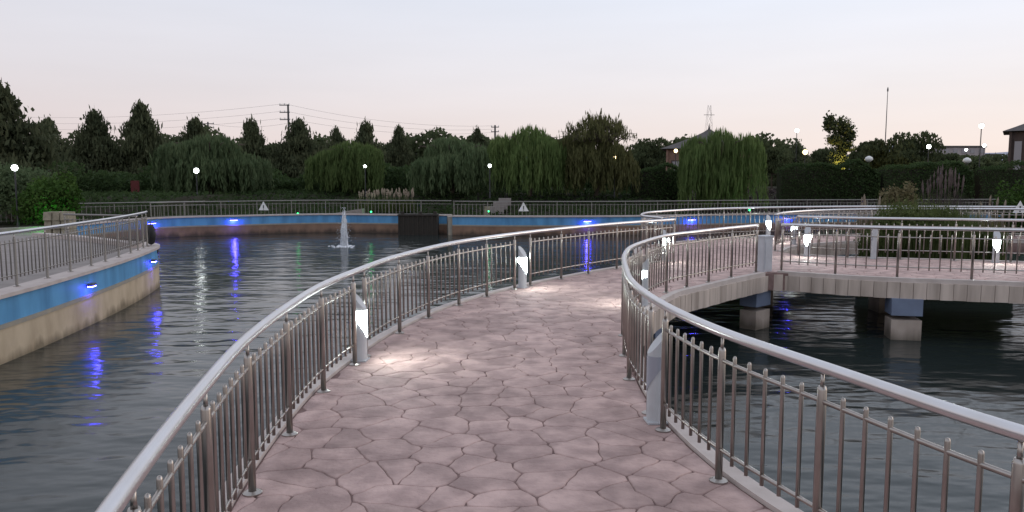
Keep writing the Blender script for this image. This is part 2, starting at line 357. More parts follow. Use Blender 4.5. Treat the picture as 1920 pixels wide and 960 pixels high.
for i in range(len(shore) - 1):
    for j in range(nr - 1): gf.append((i * nr + j, (i + 1) * nr + j, (i + 1) * nr + j + 1, i * nr + j + 1))
structure(MB().add(gv, gf).obj('ground', 'soil', smooth=True))
# paved path behind the far wall
def strip(pl, d0, d1, z):
    v = []; f = []
    for i, p in enumerate(pl): v += [(p.x, p.y + d0, z), (p.x, p.y + d1, z)]
    for i in range(len(pl) - 1): f.append((2 * i, 2 * i + 2, 2 * i + 3, 2 * i + 1))
    return MB().add(v, f)
structure(strip(wall_l[6:], .15, 2.6, -.292).obj('path', 'plaza')); structure(strip(wall_r, .15, 2.6, -.292).obj('path', 'plaza'))

# left peninsula (promenade) and the lower plaza behind it
isl = spline([(-7.2, 2), (-7.55, 7), (-7.93, 11.86), (-8.1, 13.55), (-8.45, 16.1), (-8.8, 18.0), (-9.15, 19.5), (-9.42, 20.45), (-9.85, 21.2), (-10.5, 21.75), (-11.4, 22.3)], .25)
isl_poly = [(p.x, p.y) for p in isl] + [(-14.6, 24.2), (-70, 26), (-70, 2)]
structure(MB().prism([(p.x, p.y) for p in offset(isl, -.12)] + [(-14.6, 24.1), (-70, 25.9), (-70, 2)], -2.4, -.016).obj('promenade', 'plaza'))
structure(MB().prism([(-11.35, 22.35), (-14.6, 24.26), (-70, 26.06), (-70, 30.38), (-17.8, 30.38), (-17.2, 27.5), (-14.2, 25.6), (-11.3, 24.2)], -2.4, -.29).obj('plaza', 'plaza'))

def pond_wall(pl, label, z_top, top_rail_h, zb, low):
    t = thing('pond_wall', label, 'wall')
    mb = MB(); ribbon(mb, pl, -.35, .07, z_top - .06, z_top); mb.obj('coping', 'coping', t)
    mb = MB(); ribbon(mb, pl, -.3, 0, zb, z_top - .06); mb.obj('blue_band', 'blue', t)
    mb = MB(); ribbon(mb, pl, -.3, .035, zb - .07, zb); mb.obj('ledge', 'greyband', t)
    mb = MB(); ribbon(mb, pl, -.3, .02, -2.4, zb - .07); mb.obj('lower_band', low, t)
    return t
pond_wall(isl, 'bright blue and tan curved wall of the promenade on the left', 0.0, .9, -.47, 'tan')
pond_wall(wall_l, 'far blue and brown pond wall behind the fountain', -.1, .9, -.56, 'brown')
pond_wall(wall_r, 'far blue and brown pond wall right of the dark intake box', -.1, .9, -.56, 'brown')
mb = MB(); ribbon(mb, [Vector((-3.2, 39.9)), Vector((-3.06, 38.95))], -.14, .16, -2.4, -.16); w_ = mb.obj('pond_wall', 'greyband'); tag(w_, 'short return wall where the far wall steps forward beside the dark box', 'wall')

# ------------------------------------------------------------------ footbridge
bridge = thing('footbridge', 'curved pink stamped-stone footbridge with three arms over the pond', 'footbridge')
MB().prism(outline, -.335, -.008).obj('slab', 'joint', bridge)
for nm, pl, sgn in (('kerb', left_rail, -1), ('kerb', right_rail, 1), ('kerb', front_rail, 1), ('kerb', arm_left_rail, -1), ('kerb', arm_right_rail, 1), ('kerb', back_rail, -1)):
    mb = MB(); a, b = sorted((sgn * .075, sgn * .185)); ribbon(mb, pl, a, b, -.06, .022); mb.obj('kerb', 'kerb', bridge)
# formwork-marked fascia boards under the visible edges
pan = MB().box((0, 0, -.2), (.205, .04, .29)).mesh('fascia_panel'); pan.materials.append(M['fascia'])
panw = MB().box((0, 0, -.2), (.41, .04, .29)).mesh('fascia_panel'); panw.materials.append(M['fascia'])
def fascia(pl, d, me, step, s0=0, s1=1e9):
    q = offset(pl, d); s = arclen(q); t = s0 + step / 2; k = 0
    while t < min(s1, s[-1]):
        p, dr_ = at_s(q, s, t); o = link('fascia_panel', me, bridge); o.location = (p.x, p.y, (k * 37 % 5 - 2) * .002); o.rotation_euler = (0, 0, math.atan2(dr_.y, dr_.x)); t += step; k += 1
fascia(right_rail, .19, pan, .212, 2.4); fascia(front_rail, .19, pan, .212, 0, 12.5); fascia(left_rail, -.19, panw, .42, 4); fascia(arm_right_rail, .19, panw, .42, 0, 8); fascia(arm_left_rail, -.19, panw, .42, 0, 9)
MB().box((5.02, 14.66, -.19), (.30, .1, .31), R(-25)).obj('corner_block', 'fascia', bridge)
def pier(x, y, rz, w, d):
    p = MB().box((x, y, -1.7), (w, d, 1.96), rz).obj('pier', 'pier_tan', bridge)
    MB().box((x, y, -.49), (w + .012, d + .012, .30), rz).obj('painted_band', 'pier_blue', p)
pier(7.05, 13.76, R(-12), .5, .45); pier(4.68, 14.72, R(42), .5, .34); pier(2.15, 11.95, R(58), .5, .4); pier(1.45, 8.4, R(80), .5, .4); pier(9.9, 13.1, R(-25), .55, .5)
pier(1.45, 5.2, R(95), .5, .4); pier(-.5, 12.4, R(55), .4, .4); pier(5.6, 17.4, 0, .5, .5); pier(9, 22.6, 0, .5, .5); pier(8.1, 16.6, 0, .5, .5); pier(11.8, 15.2, 0, .5, .5)

# paving: irregular stamped stones from jittered cells, joints recessed 12 mm
def wob(x, y):
    return (.020 * math.sin(7.1 * x + 3.3 * y + 1.2) + .012 * math.sin(17 * y - 9 * x) + .011 * math.sin(33 * y + 19 * x + 2 * math.sin(5 * x)),
            .018 * math.sin(6.3 * y - 4.1 * x + .4) + .012 * math.sin(19 * x + 8 * y) + .011 * math.sin(36 * x - 21 * y + 2 * math.sin(6 * y)))
def clip(poly, px, py, nx, ny):
    out = []; n = len(poly)
    for i in range(n):
        a, b = poly[i], poly[(i + 1) % n]; da = (a[0] - px) * nx + (a[1] - py) * ny; db = (b[0] - px) * nx + (b[1] - py) * ny
        if da <= 0: out.append(a)
        if (da < 0 < db) or (db < 0 < da): t = da / (da - db); out.append((a[0] + (b[0] - a[0]) * t, a[1] + (b[1] - a[1]) * t))
    return out
rs = random.Random(11); G = .305; seeds = {}
gx0, gy0 = -6, -6
for i in range(72):
    for j in range(116):
        seeds[i, j] = (gx0 + (i + .5 * (j % 2) + rs.uniform(-.46, .46)) * G * 1.12, gy0 + (j + rs.uniform(-.46, .46)) * G * .9)
pave_poly = list(reversed(offset(left_rail, -.07))) + offset(right_rail, .07) + [Vector((4.95, 14.7))] + [p for p in offset(front_rail, .07) if p.x > 5.2] + list(reversed(offset(back_rail, -.07))) + offset(arm_right_rail, .07) + list(reversed(offset(arm_left_rail, -.07)))
pave_poly = [(p.x, p.y) for p in pave_poly]
PA = np.array(pave_poly); PB = np.roll(PA, -1, axis=0); PD = PB - PA; PL2 = (PD ** 2).sum(1) + 1e-12
stones = []
for (i, j), (sx, sy) in seeds.items():
    if sy < 1.2 or sy > 24.5 or sx < -2.3 or sx > 14: continue
    q = np.array((sx, sy)); t = np.clip(((q - PA) * PD).sum(1) / PL2, 0, 1); cl = PA + PD * t[:, None]; dd = np.hypot(*(q - cl).T); k = int(dd.argmin())
    ins = inside(pave_poly, sx, sy)
    if not ins and dd[k] > .3: continue
    cell = [(sx - .6, sy - .6), (sx + .6, sy - .6), (sx + .6, sy + .6), (sx - .6, sy + .6)]
    for a in range(-3, 4):
        for b in range(-3, 4):
            if (a or b) and (i + a, j + b) in seeds:
                ox, oy = seeds[i + a, j + b]
                if math.hypot(ox - sx, oy - sy) < 1.2: cell = clip(cell, (sx + ox) / 2, (sy + oy) / 2, ox - sx, oy - sy)
    pts = []
    for a, b in zip(cell, cell[1:] + cell[:1]):
        n = max(1, round(math.dist(a, b) / .062))
        for k2 in range(n): x = a[0] + (b[0] - a[0]) * k2 / n; y = a[1] + (b[1] - a[1]) * k2 / n; w = wob(x, y); pts.append((x + w[0], y + w[1]))
    pts = [((pts[m - 1][0] + 7 * pts[m][0] + pts[(m + 1) % len(pts)][0]) / 9, (pts[m - 1][1] + 7 * pts[m][1] + pts[(m + 1) % len(pts)][1]) / 9) for m in range(len(pts))]
    if dd[k] < .55:
        # trim by the nearest edge and its neighbours along the outline
        nx, ny = (cl[k] - q) / max(dd[k], 1e-6) * (1 if ins else -1); pts = clip(pts, cl[k][0] - nx * .006, cl[k][1] - ny * .006, nx, ny)
    if len(pts) < 4: continue
    n = len(pts); ar_ = abs(sum(pts[m][0] * pts[(m + 1) % n][1] - pts[(m + 1) % n][0] * pts[m][1] for m in range(n))) / 2
    if ar_ < .008: continue
    cx = sum(p[0] for p in pts) / n; cy = sum(p[1] for p in pts) / n
    if not inside(pave_poly, cx, cy): continue
    stones.append((cx, cy, pts, rs.uniform(-.0015, .0015)))
stones.sort(key=lambda s: (s[0] ** 2 + s[1] ** 2) if s[1] > 2.6 else 1e6 + s[1])
def stone_geo(mb, cx, cy, pts, dz, ox, oy):
    n = len(pts); v = []
    for d, z in ((.002, -.0085), (.005, -.004), (.0085, -.0007), (.0125, 0)):
        for x, y in pts:
            l = math.hypot(cx - x, cy - y) or 1; k = min(d, l * .6) / l; v.append((x + (cx - x) * k - ox, y + (cy - y) * k - oy, z + dz))
    f = [tuple(3 * n + m for m in range(n))]
    for r_ in range(3):
        for m in range(n): f.append((r_ * n + m, r_ * n + (m + 1) % n, (r_ + 1) * n + (m + 1) % n, (r_ + 1) * n + m))
    mb.add(v, f)
for cx, cy, pts, dz in stones[:300]:
    mb = MB(); stone_geo(mb, cx, cy, pts, dz, cx, cy); o = mb.obj('paving_stone', 'stone', bridge, smooth=True); o.location = (cx, cy, 0)
mb = MB()
for cx, cy, pts, dz in stones[300:]: stone_geo(mb, cx, cy, pts, dz, 0, 0)
tag(mb.obj('distant_paving', 'stone', bridge, smooth=True), kind='stuff')

# ------------------------------------------------------------------ railings
post_me = MB().lathe([(.0225, .0), (.0225, .79), (.017, .808), (.0, .81)][:3], 14).mesh('post', True); post_me.materials.append(M['steel'])
flange_me = MB().lathe([(.056, 0), (.056, .008), (.032, .02)], 14).mesh('base_flange'); flange_me.materials.append(M['steel'])
spind_me = MB().lathe([(.011, .806), (.009, .83), (.009, .872)], 10).mesh('spindle', True); spind_me.materials.append(M['steel'])
bal_me = MB().lathe([(.0115, .145), (.0115, .775), (.009, .786), (.003, .79)], 8).mesh('baluster', True); bal_me.materials.append(M['steel'])
for m_ in (post_me, spind_me, bal_me):
    for p in m_.polygons: p.use_smooth = len(p.vertices) == 4
post_far = MB().lathe([(.0225, 0), (.0225, .79), (.017, .808)], 8).mesh('post'); post_far.materials.append(M['steel_dull'])
bal_dark = bal_me.copy(); bal_dark.materials[0] = M['steel_dull']
def railing(pl, posts, label, z=0, full=True, group=None, gaps=(), spacing=.143, s_range=None, hand_r=.030, h_mat='steel_bright', dark=False):
    s = arclen(pl); t = thing('railing', label, 'railing', group=group)
    hand = [(p.x, p.y, z + .9) for p in pl]
    h_mat = h_mat if full else 'steel_dull'; MB().tube(hand, hand_r, 12).obj('handrail', h_mat, t, smooth=True)
    for h, nm, r in ((.735, 'upper_rail', .012), (.20, 'lower_rail', .012)):
        mb = MB()
        runs = []; a0 = 0
        for g0, g1 in sorted(gaps): runs.append((a0, g0)); a0 = g1
        runs.append((a0, s[-1]))
        for g0, g1 in runs:
            n = max(2, int((g1 - g0) / .14)); mb.tube([(*at_s(pl, s, g0 + (g1 - g0) * k / n)[0], z + h) for k in range(n + 1)], r, 6)
        mb.obj(nm, 'steel' if full else 'steel_dull', t, smooth=True)
    for ps in posts:
        p, d = at_s(pl, s, ps)
        o = link('post', post_me if full and not dark else post_far, t); o.location = (p.x, p.y, z + .0)
        if full: f = link('base_flange', flange_me, o); 
        q = link('spindle', spind_me, o)
    far = MB()
    pp = sorted(posts)
    for a, b in zip(pp, pp[1:]):
        if any(g0 < (a + b) / 2 < g1 for g0, g1 in gaps): continue
        n = max(1, round((b - a) / spacing))
        for k in range(1, n):
            p, d = at_s(pl, s, a + (b - a) * k / n)
            if full: o = link('baluster', bal_dark if dark else bal_me, t); o.location = (p.x, p.y, z)
            else: far.tube([(p.x, p.y, z + .15), (p.x, p.y, z + .78)], .0115, 4)
    if not full and far.v: tag(far.obj('balusters', 'steel_dull', t), kind='stuff')
    return t
def ss(pl, pts): s = arclen(pl); return [nearest_s(pl, s, p) for p in pts]
lp = ss(left_rail, [(-.5, 0), (-.83, .85), (-.98, 1.45), (-1.13, 2.25), (-1.33, 3.3), (-1.5, 4.27), (-1.56, 5.29), (-1.6, 6.38), (-1.51, 7.33), (-1.46, 7.68), (-1.31, 8.85), (-1.06, 9.81), (-.75, 10.8), (-.39, 11.6), (.02, 12.38), (.28, 12.82), (.8, 13.7), (1.39, 14.42), (2.04, 15.2), (2.75, 15.95), (3.49, 16.6)])
railing(left_rail, lp, 'steel railing along the left edge of the near walkway, two lit bollards in it', gaps=[(lp[8], lp[9]), (lp[14], lp[15])])
rp = ss(right_rail, [(3.3, .7), (2.5, 1.5), (1.80, 2.66), (1.49, 3.62), (1.22, 4.45), (1.075, 5.38), (1.04, 5.78), (1.04, 6.78), (1.13, 7.7), (1.28, 8.7), (1.5, 9.7), (1.76, 10.62), (1.93, 11.0), (2.4, 12.03), (2.88, 12.6), (3.39, 13.22), (3.97, 13.88), (4.64, 14.61)])
railing(right_rail, rp, 'steel railing along the inner right edge of the near walkway', gaps=[(rp[5], rp[6]), (rp[11], rp[12])])
fs_ = arclen(front_rail)
railing(front_rail, ss(front_rail, [(5.2, 14.83), (6.02, 14.3), (6.94, 13.83), (8.08, 13.49), (9.2, 13.1), (10.3, 12.6), (11.4, 11.85), (12.4, 11)]), 'front railing of the right bridge arm, above the grey concrete edge', spacing=.16)
bs = arclen(back_rail)
railing(back_rail, [.05 + k * 1.07 for k in range(10)], 'rear railing of the right bridge arm, in front of the reeds', spacing=.16)
als = arclen(arm_left_rail)
railing(arm_left_rail, [.03, .3] + [1.2 + k * 1.08 for k in range(17)], 'outer railing of the rear bridge arm, its rounded end at the junction', spacing=.17)
railing(arm_right_rail, [.03] + [1.08 * k for k in range(1, 13)], 'inner railing of the rear bridge arm, left of the reed bed', spacing=.18)
isr = offset(isl, -.22); isr = [p for p in isr if p.y > 8.5 and p.x > -9.7]; iss = arclen(isr)
ip = ss(isr, [(-7.9, 9.6), (-7.95, 10.6), (-8.05, 11.65), (-8.2, 12.74), (-8.34, 13.8), (-8.42, 14.75), (-8.57, 15.75), (-8.7, 16.55), (-8.86, 17.45), (-9.1, 18.4), (-9.3, 19.1), (-9.45, 19.7), (-9.6, 20.2)])
railing(isr, ip, 'steel railing along the paved promenade on the left', spacing=.14, dark=True)
# far shore railings on the lower path
frl = [Vector((p.x, p.y + .5)) for p in wall_l if p.x > -17.3 and p.y > 36]
railing(resample(frl, .5), [.05 + 1.75 * k for k in range(9)], 'thin far railing behind the fountain on the far shore', z=-.3, full=False, spacing=.2, hand_r=.024)
frr = [Vector((p.x, p.y + .5)) for p in wall_r if p.x < 40]
railing(resample(frr, .5), [.05 + 1.75 * k for k in range(25)], 'thin far railing along the far shore right of the dark intake box', z=-.3, full=False, spacing=.2, hand_r=.024)
frs = spline([(-22.5, 33.6), (-20, 36), (-17.6, 38.0), (-15.6, 39.4)], .5)
railing(frs, [.05 + 1.6 * k for k in range(6)], 'far left railing below the conifers, beyond the rough stone block', z=-.3, full=False, spacing=.2, hand_r=.024)
pls = spline([(-14.6, 25.2), (-13.4, 24.75), (-12.2, 24.3), (-11.55, 23.8)], .3)
railing(pls, [.04, .85, 1.7, 2.5, 3.3], 'short railing on the lower terrace behind the promenade tip', z=-.29, full=False, spacing=.16)

# promenade back kerb and the dark strip laid beside it
kb = spline([(-9.75, 20.0), (-10.6, 20.85), (-12.7, 22.6), (-14.7, 23.85)], .3)
mb = MB(); ribbon(mb, kb, -.14, .14, -.2, .10); tag(mb.obj('kerb_wall', 'coping'), 'low pale kerb curving across the back of the promenade', 'kerb')
mb = MB(); ribbon(mb, kb, .16, .55, -.2, -.006); tag(mb.obj('dark_strip', 'darkmetal'), 'dark strip beside the pale kerb on the promenade', 'drain')
mb = MB(); ribbon(mb, spline([(-20.5, 27.4), (-18.8, 29.2), (-17.9, 31.5)], .4), -.2, .2, -.5, -.08); tag(mb.obj('low_wall', 'plaza'), 'low grey wall beside the rough stone block', 'wall')

# ------------------------------------------------------------------ bollard lamps
def bollard(x, y, rz, label, lit=True, power=24):
    """local +x faces the walkway"""
    t = thing('bollard_lamp', label, 'lamp', (x, y, .002), rz, 'bollard lamps on the bridge')
    n = 24; r = .068; v = []; f = []
    tops = []
    for k in range(n):
        a = 2 * math.pi * k / n; v.append((r * math.cos(a), r * math.sin(a), .012))
    for k in range(n):
        a = 2 * math.pi * k / n; v.append((r * math.cos(a), r * math.sin(a), .60 - .085 * math.cos(a)))
    for k in range(n): f.append((k, (k + 1) % n, n + (k + 1) % n, n + k))
    f.append(tuple(n + k for k in range(n)))
    b = MB().add(v, f).obj('body', 'bollard', t)
    MB().box((0, 0, .007), (.15, .15, .014)).obj('base_plate', 'bollard', t)
    v = []; f = []; m_ = 24
    for k in range(m_ + 1):
        a = -R(140) + R(280) * k / m_; e = min(1, abs(a) / R(100))
        for zz in ((.23 + .18 * e), .50): v.append((( r + .004) * math.cos(a), (r + .004) * math.sin(a), zz))
    for k in range(m_): f.append((2 * k, 2 * k + 2, 2 * k + 3, 2 * k + 1))
    MB().add(v, f).obj('lens', 'lens' if lit else 'lens_off', t)
    if lit:
        l = bpy.data.lights.new('bollard_light', 'SPOT'); l.energy = power; l.spot_size = R(175); l.spot_blend = .8; l.color = (.92, 1, .96); l.shadow_soft_size = .05
        o = bpy.data.objects.new('bollard_light', l); COL.objects.link(o); o.parent = t; o.location = (.085, 0, .42); o.rotation_euler = (0, R(-76), 0)
    return t
def on(pl, a, b=None):
    s = arclen(pl); t = a if b is None else (a + b) / 2; return at_s(pl, s, t)
for pl, a, b, side, lab, lit in (
    (left_rail, lp[8], lp[9], 1, 'lit bollard lamp nearest the camera, in the left railing', True),
    (left_rail, lp[14], lp[15], 1, 'lit bollard lamp farther along the left railing where the walkway bends', True),
    (right_rail, rp[5], rp[6], -1, 'unlit grey bollard lamp between two posts of the right railing', False),
    (right_rail, rp[11], rp[12], -1, 'lit bollard lamp in the right railing, just above the bend of its handrail', True)):
    p, d = on(pl, a, b); nrm = Vector((d.y, -d.x)) * side
    bollard(p.x, p.y, math.atan2(nrm.y, nrm.x), lab, lit)
bollard(3.3, 16.62, R(-60), 'lit bollard lamp at the far end of the left railing')
bollard(7.7, 23.2, R(-75), 'lit bollard lamp on the rear arm, above the grey cabinet')
bollard(7.62, 20.85, R(120), 'small lit bollard lamp at the inner railing of the rear arm')
bollard(6.78, 17.7, R(-120), 'lit bollard lamp on the right arm, right of the grey cabinet')
bollard(10.28, 16.35, R(-105), 'bright lit bollard lamp near the right edge, before the reeds')
bollard(8.05, 17.12, R(70), 'unlit bollard lamp between the two bright ones on the right arm', False)

cb = thing('cabinet', 'grey metal cabinet at the corner where the two bridge arms meet', 'cabinet', (4.86, 14.84, .002), R(35))
MB().box((0, 0, .33), (.24, .2, .66)).obj('body', 'cabinet', cb); MB().box((0, 0, .675), (.27, .23, .03)).obj('lid', 'cabinet', cb); MB().box((0, -.104, .33), (.2, .008, .56)).obj('door', 'cabinet', cb)

# ------------------------------------------------------------------ blue wall lights
def wall_light(x, y, z, rz, label, p=5, s=1.0):
    t = thing('wall_light', label, 'light', (x, y, z), rz, 'blue lights on the pond walls')
    MB().box((.03, 0, 0), (.06, .05, .05)).obj('bracket', 'fixture', t)
    MB().box((.10, 0, .03), (.1, .2 * s, .05)).obj('housing', 'fixture', t)
    MB().box((.10, 0, -.005), (.09, .19 * s, .018)).obj('lens', 'blue_lens', t)
    l = bpy.data.lights.new('blue_light', 'POINT'); l.energy = p; l.color = (.08, .06, 1); l.shadow_soft_size = .06
    o = bpy.data.objects.new('blue_light', l); COL.objects.link(o); o.parent = t; o.location = (.13, 0, -.06)
def on_wall(pl, p):
    s = arclen(pl); q, d = at_s(pl, s, nearest_s(pl, s, p)); n = Vector((d.y, -d.x)); return q, math.atan2(n.y, n.x)
for pl, p, z, lab, pw in ((isl, (-8.3, 14.9), -.3, 'blue light on the bright blue wall of the promenade', 1.5), (isl, (-9.2, 19.3), -.3, 'blue light on the promenade wall next to its rounded tip', 1.5),
                      (wall_l, (-17.1, 36.6), -.36, 'far blue light beside the black tyre at the promenade tip', 22), (wall_l, (-14, 38.9), -.33, 'far blue light below the left warning sign', 22),
                      (wall_r, (3.75, 38.4), -.36, 'far blue light above the left railing, behind its far half', 22), (wall_r, (9.2, 39.6), -.35, 'far blue light seen over the rear bridge arm, left of the cabinet', 16), (wall_r, (14.6, 40.9), -.35, 'far blue light seen right of the cabinet', 16)):
    q, a = on_wall(pl, p); wall_light(q.x, q.y, z, a, lab, pw, 1.0 if pl is isl else 1.9)

# ------------------------------------------------------------------ pond things
ib = thing('intake_box', 'dark metal intake cage standing in the pond against the far wall', 'cage', (-4.75, 39.2, WZ))
MB().box((0, .15, .3), (2.0, .7, 1.5)).obj('box', 'darkmetal', ib)
for k in range(9):
    MB().box((-.96 + k * .24, -.23, .35), (.06, .06, 1.3)).obj('bar', 'darkmetal', ib)
MB().box((0, -.25, 1.0), (2.05, .1, .07)).obj('top_bar', 'darkmetal', ib)
for dx in (-.8, .1, .85): MB().box((dx, 0, 1.1), (.16, .12, .14)).obj('bracket', 'darkmetal', ib)

ft = thing('fountain', 'white fountain jet rising from the dark pond', 'fountain', (-7.05, 32.4, WZ))
rf = random.Random(3); mb = MB()
for k in range(30):          # rising core
    a = rf.uniform(0, 6.28); h = 1.56 * rf.uniform(.72, 1.02); w = rf.uniform(.01, .105); pts = []; rr = []
    for i in range(13):
        u = i / 12; r_ = w * (.35 + .9 * math.sin(u * 2.6)); pts.append((r_ * math.cos(a) + rf.gauss(0, .01) + .03 * u * u, r_ * math.sin(a) + rf.gauss(0, .01), h * u)); rr.append((.012 + .03 * math.sin(math.pi * min(1, u * 1.05)) * rf.uniform(.4, 1.2)) * (1.1 - .7 * u ** 3))
    mb.tube(pts, rr, 5)
for k in range(34):          # water falling back round it
    a = rf.uniform(0, 6.28); z0 = rf.uniform(.6, 1.45); w = rf.uniform(.05, .15); pts = []; rr = []
    for i in range(9):
        u = i / 8; r_ = .05 + (w - .05) * u ** .6; pts.append((r_ * math.cos(a) + rf.gauss(0, .012), r_ * math.sin(a) + rf.gauss(0, .012), z0 * (1 - u * u))); rr.append(.006 + .013 * rf.random())
    mb.tube(pts, rr, 4)
mb.obj('jet', 'foam', ft)
mb = MB()
for k in range(900):
    z = abs(rf.gauss(.55, .45)); r_ = abs(rf.gauss(0, .13)) * (1.25 - .6 * min(1, z / 1.5)); a = rf.uniform(0, 6.28); c = Vector((r_ * math.cos(a), r_ * math.sin(a), min(z, 1.62))); e = rf.uniform(.006, .016)
    mb.add([c + Vector(d) * e for d in ((1, 0, 0), (-.5, .87, 0), (-.5, -.87, 0), (0, 0, 1.6), (0, 0, -1.6))], [(0, 1, 3), (1, 2, 3), (2, 0, 3), (1, 0, 4), (2, 1, 4), (0, 2, 4)])
tag(mb.obj('droplets', 'foam_thin', ft), kind='stuff')
mb = MB()
for k in range(160):
    r_ = abs(rf.gauss(0, .26)); a = rf.uniform(0, 6.28); s_ = rf.uniform(.02, .07)
    mb.lathe([(s_, 0), (s_ * .8, .01), (s_ * .3, .022)], 6, (r_ * math.cos(a), r_ * math.sin(a), .002))
tag(mb.obj('splash_foam', 'foam', ft), kind='stuff')
MB().lathe([(.06, -.2), (.05, .02), (.03, .06)], 10).obj('nozzle', 'darkmetal', ft)

def torus(R_, r_, n=20, m_=8):
    v = []; f = []
    for i in range(n):
        a = 2 * math.pi * i / n
        for k in range(m_):
            b = 2 * math.pi * k / m_; q = R_ + r_ * math.cos(b); v.append((r_ * math.sin(b), q * math.cos(a), q * math.sin(a)))
    for i in range(n):
        for k in range(m_): f.append((i * m_ + k, i * m_ + (k + 1) % m_, (i + 1) % n * m_ + (k + 1) % m_, (i + 1) % n * m_ + k))
    return MB().add(v, f)
ty = torus(.20, .085).obj('tyre', 'black', None, True); ty.location = (-9.62, 20.55, .30); ty.rotation_euler = (0, 0, R(35)); tag(ty, 'black rubber tyre standing on the rounded tip of the promenade', 'tyre')

pb = thing('stone_planter', 'rough tan stone block planter on the far left terrace', 'planter', (-15.9, 27.2, -.29))
rk = random.Random(8)
for iz in range(3):
    for ix in range(3):
        bx = MB().box((0, 0, 0), (.29 * rk.uniform(.85, 1.02), .55, .30 * rk.uniform(.85, 1.0)), rk.uniform(-.06, .06), .9); o = bx.obj('stone', 'rock', pb); o.location = (-.3 + ix * .3 + rk.uniform(-.02, .02), rk.uniform(-.04, .04), .15 + iz * .30)
MB().box((0, .05, .44), (.8, .42, .86)).obj('core', 'rock', pb)

# warning signs
def warn(x, y, z, rz, w, label):
    t = thing('warning_sign', label, 'sign', (x, y, z), rz, 'triangular warning signs on the railings')
    h = w * .88
    MB().add([(-w / 2, -.01, 0), (w / 2, -.01, 0), (0, -.01, h), (-w / 2, .01, 0), (w / 2, .01, 0), (0, .01, h)], [(0, 1, 2), (5, 4, 3), (0, 3, 4, 1), (1, 4, 5, 2), (2, 5, 3, 0)]).obj('plate', 'sign', t)
    MB().box((0, -.014, h * .40), (w * .1, .006, h * .34)).obj('mark', 'sign_mark', t); MB().box((0, -.014, h * .13), (w * .1, .006, h * .09)).obj('mark', 'sign_mark', t)
    MB().box((0, .03, h * .3), (.04, .03, h * .5)).obj('clamp', 'steel', t)
warn(-12.85, 40.05, .12, 0, .52, 'white triangular warning sign on the far railing, left of the fountain')
warn(.58, 38.85, .12, 0, .52, 'white triangular warning sign on the far railing, right of the dark box')
warn(15.6, 23.78, .72, 0, .42, 'white triangular warning sign at the right edge on the rear arm railing')

# ------------------------------------------------------------------ vegetation
def leaves(name, C, size, aspect=1.0, seed=0, droop=None, tri=False):
    """one mesh of many small leaf faces; C is (N,3), size scalar or (N,)"""
    g = np.random.default_rng(seed); C = np.asarray(C, float); N = len(C); size = np.broadcast_to(size, (N,)) * g.uniform(.6, 1.3, N)
    a = g.normal(size=(N, 3)); 
    if droop is not None: a = a * (1 - droop) * .6; a[:, 2] -= droop
    a /= np.linalg.norm(a, axis=1)[:, None]; b = np.cross(a, g.normal(size=(N, 3))); b /= np.linalg.norm(b, axis=1)[:, None]
    a = a * (size * .5 * aspect)[:, None]; b = b * (size * .5 / max(1, aspect ** .5))[:, None]
    V = np.stack([C - a, C + b, C + a, C - b], 1).reshape(-1, 3)
    me = bpy.data.meshes.new(name); me.vertices.add(4 * N); me.vertices.foreach_set('co', V.astype(np.float32).ravel())
    me.loops.add(4 * N); me.loops.foreach_set('vertex_index', np.arange(4 * N, dtype=np.int32)); me.polygons.add(N)
    me.polygons.foreach_set('loop_start', np.arange(0, 4 * N, 4, dtype=np.int32)); me.polygons.foreach_set('loop_total', np.full(N, 4, dtype=np.int32)); me.update(calc_edges=True); me.validate()
    return me
# every prototype is 1 m high (z) with 1 m crown half-width (x, y); copies are scaled
def proto_pine(seed, N=11000):
    g = np.random.default_rng(seed); C = []; tb = MB(); tb.tube([(0, 0, 0), (.03, 0, .4), (-.02, .02, .96)], [.035, .022, .005], 7)
    nb = 46
    for k in range(nb):
        u = (k + g.random()) / nb; z = .12 + .80 * u; w = (1 - u) ** .62 * g.uniform(.35, 1.1); a = k * 2.4 + g.normal(0, .5)
        tip = np.array((w * math.cos(a), w * math.sin(a), z + g.uniform(.0, .09))); base = np.array((0, 0, z - .05))
        tb.tube([tuple(base), tuple((base + tip) / 2 + (0, 0, .015)), tuple(tip)], [.009, .006, .002], 4, False)
        n = int(N / nb * (.45 + 1.1 * (1 - u))); t = g.beta(2.6, 1.0, n)[:, None]; P = base + (tip - base) * t; s_ = (.08 + .13 * (1 - u)) * g.uniform(.7, 1.3)
        C.append(P + g.normal(size=(n, 3)) * np.array((s_, s_, .036)))
    for k in range(7):
        c = np.array((g.normal(0, .07), g.normal(0, .07), g.uniform(.84, .97))); C.append(c + g.normal(size=(90, 3)) * (.05, .05, .022))
    return tb, np.concatenate(C)
def proto_broad(seed, N=9000, clumps=34, flat=.62):
    g = np.random.default_rng(seed); C = []; tb = MB(); tb.tube([(0, 0, 0), (.01, .02, .25), (.02, 0, .55)], [.05, .04, .02], 7)
    for k in range(clumps):
        a = g.uniform(0, 6.28); u = g.uniform(0, 1) ** .6; ph = g.uniform(-.5, 1.35); r = u * math.cos(ph) * .8; c = np.array((r * math.cos(a), r * math.sin(a), .55 + .36 * u * math.sin(ph)))
        tb.tube([(.01, 0, .38), tuple(c * (.5, .5, 1) - (0, 0, .08)), tuple(c)], [.016, .01, .003], 4, False)
        n = N // clumps; d = g.normal(size=(n, 3)); d /= np.linalg.norm(d, axis=1)[:, None]; C.append(c + d * (g.uniform(.3, 1, n) ** .5)[:, None] * np.array((.3, .3, .13)) * g.uniform(.7, 1.2))
    return tb, np.concatenate(C)
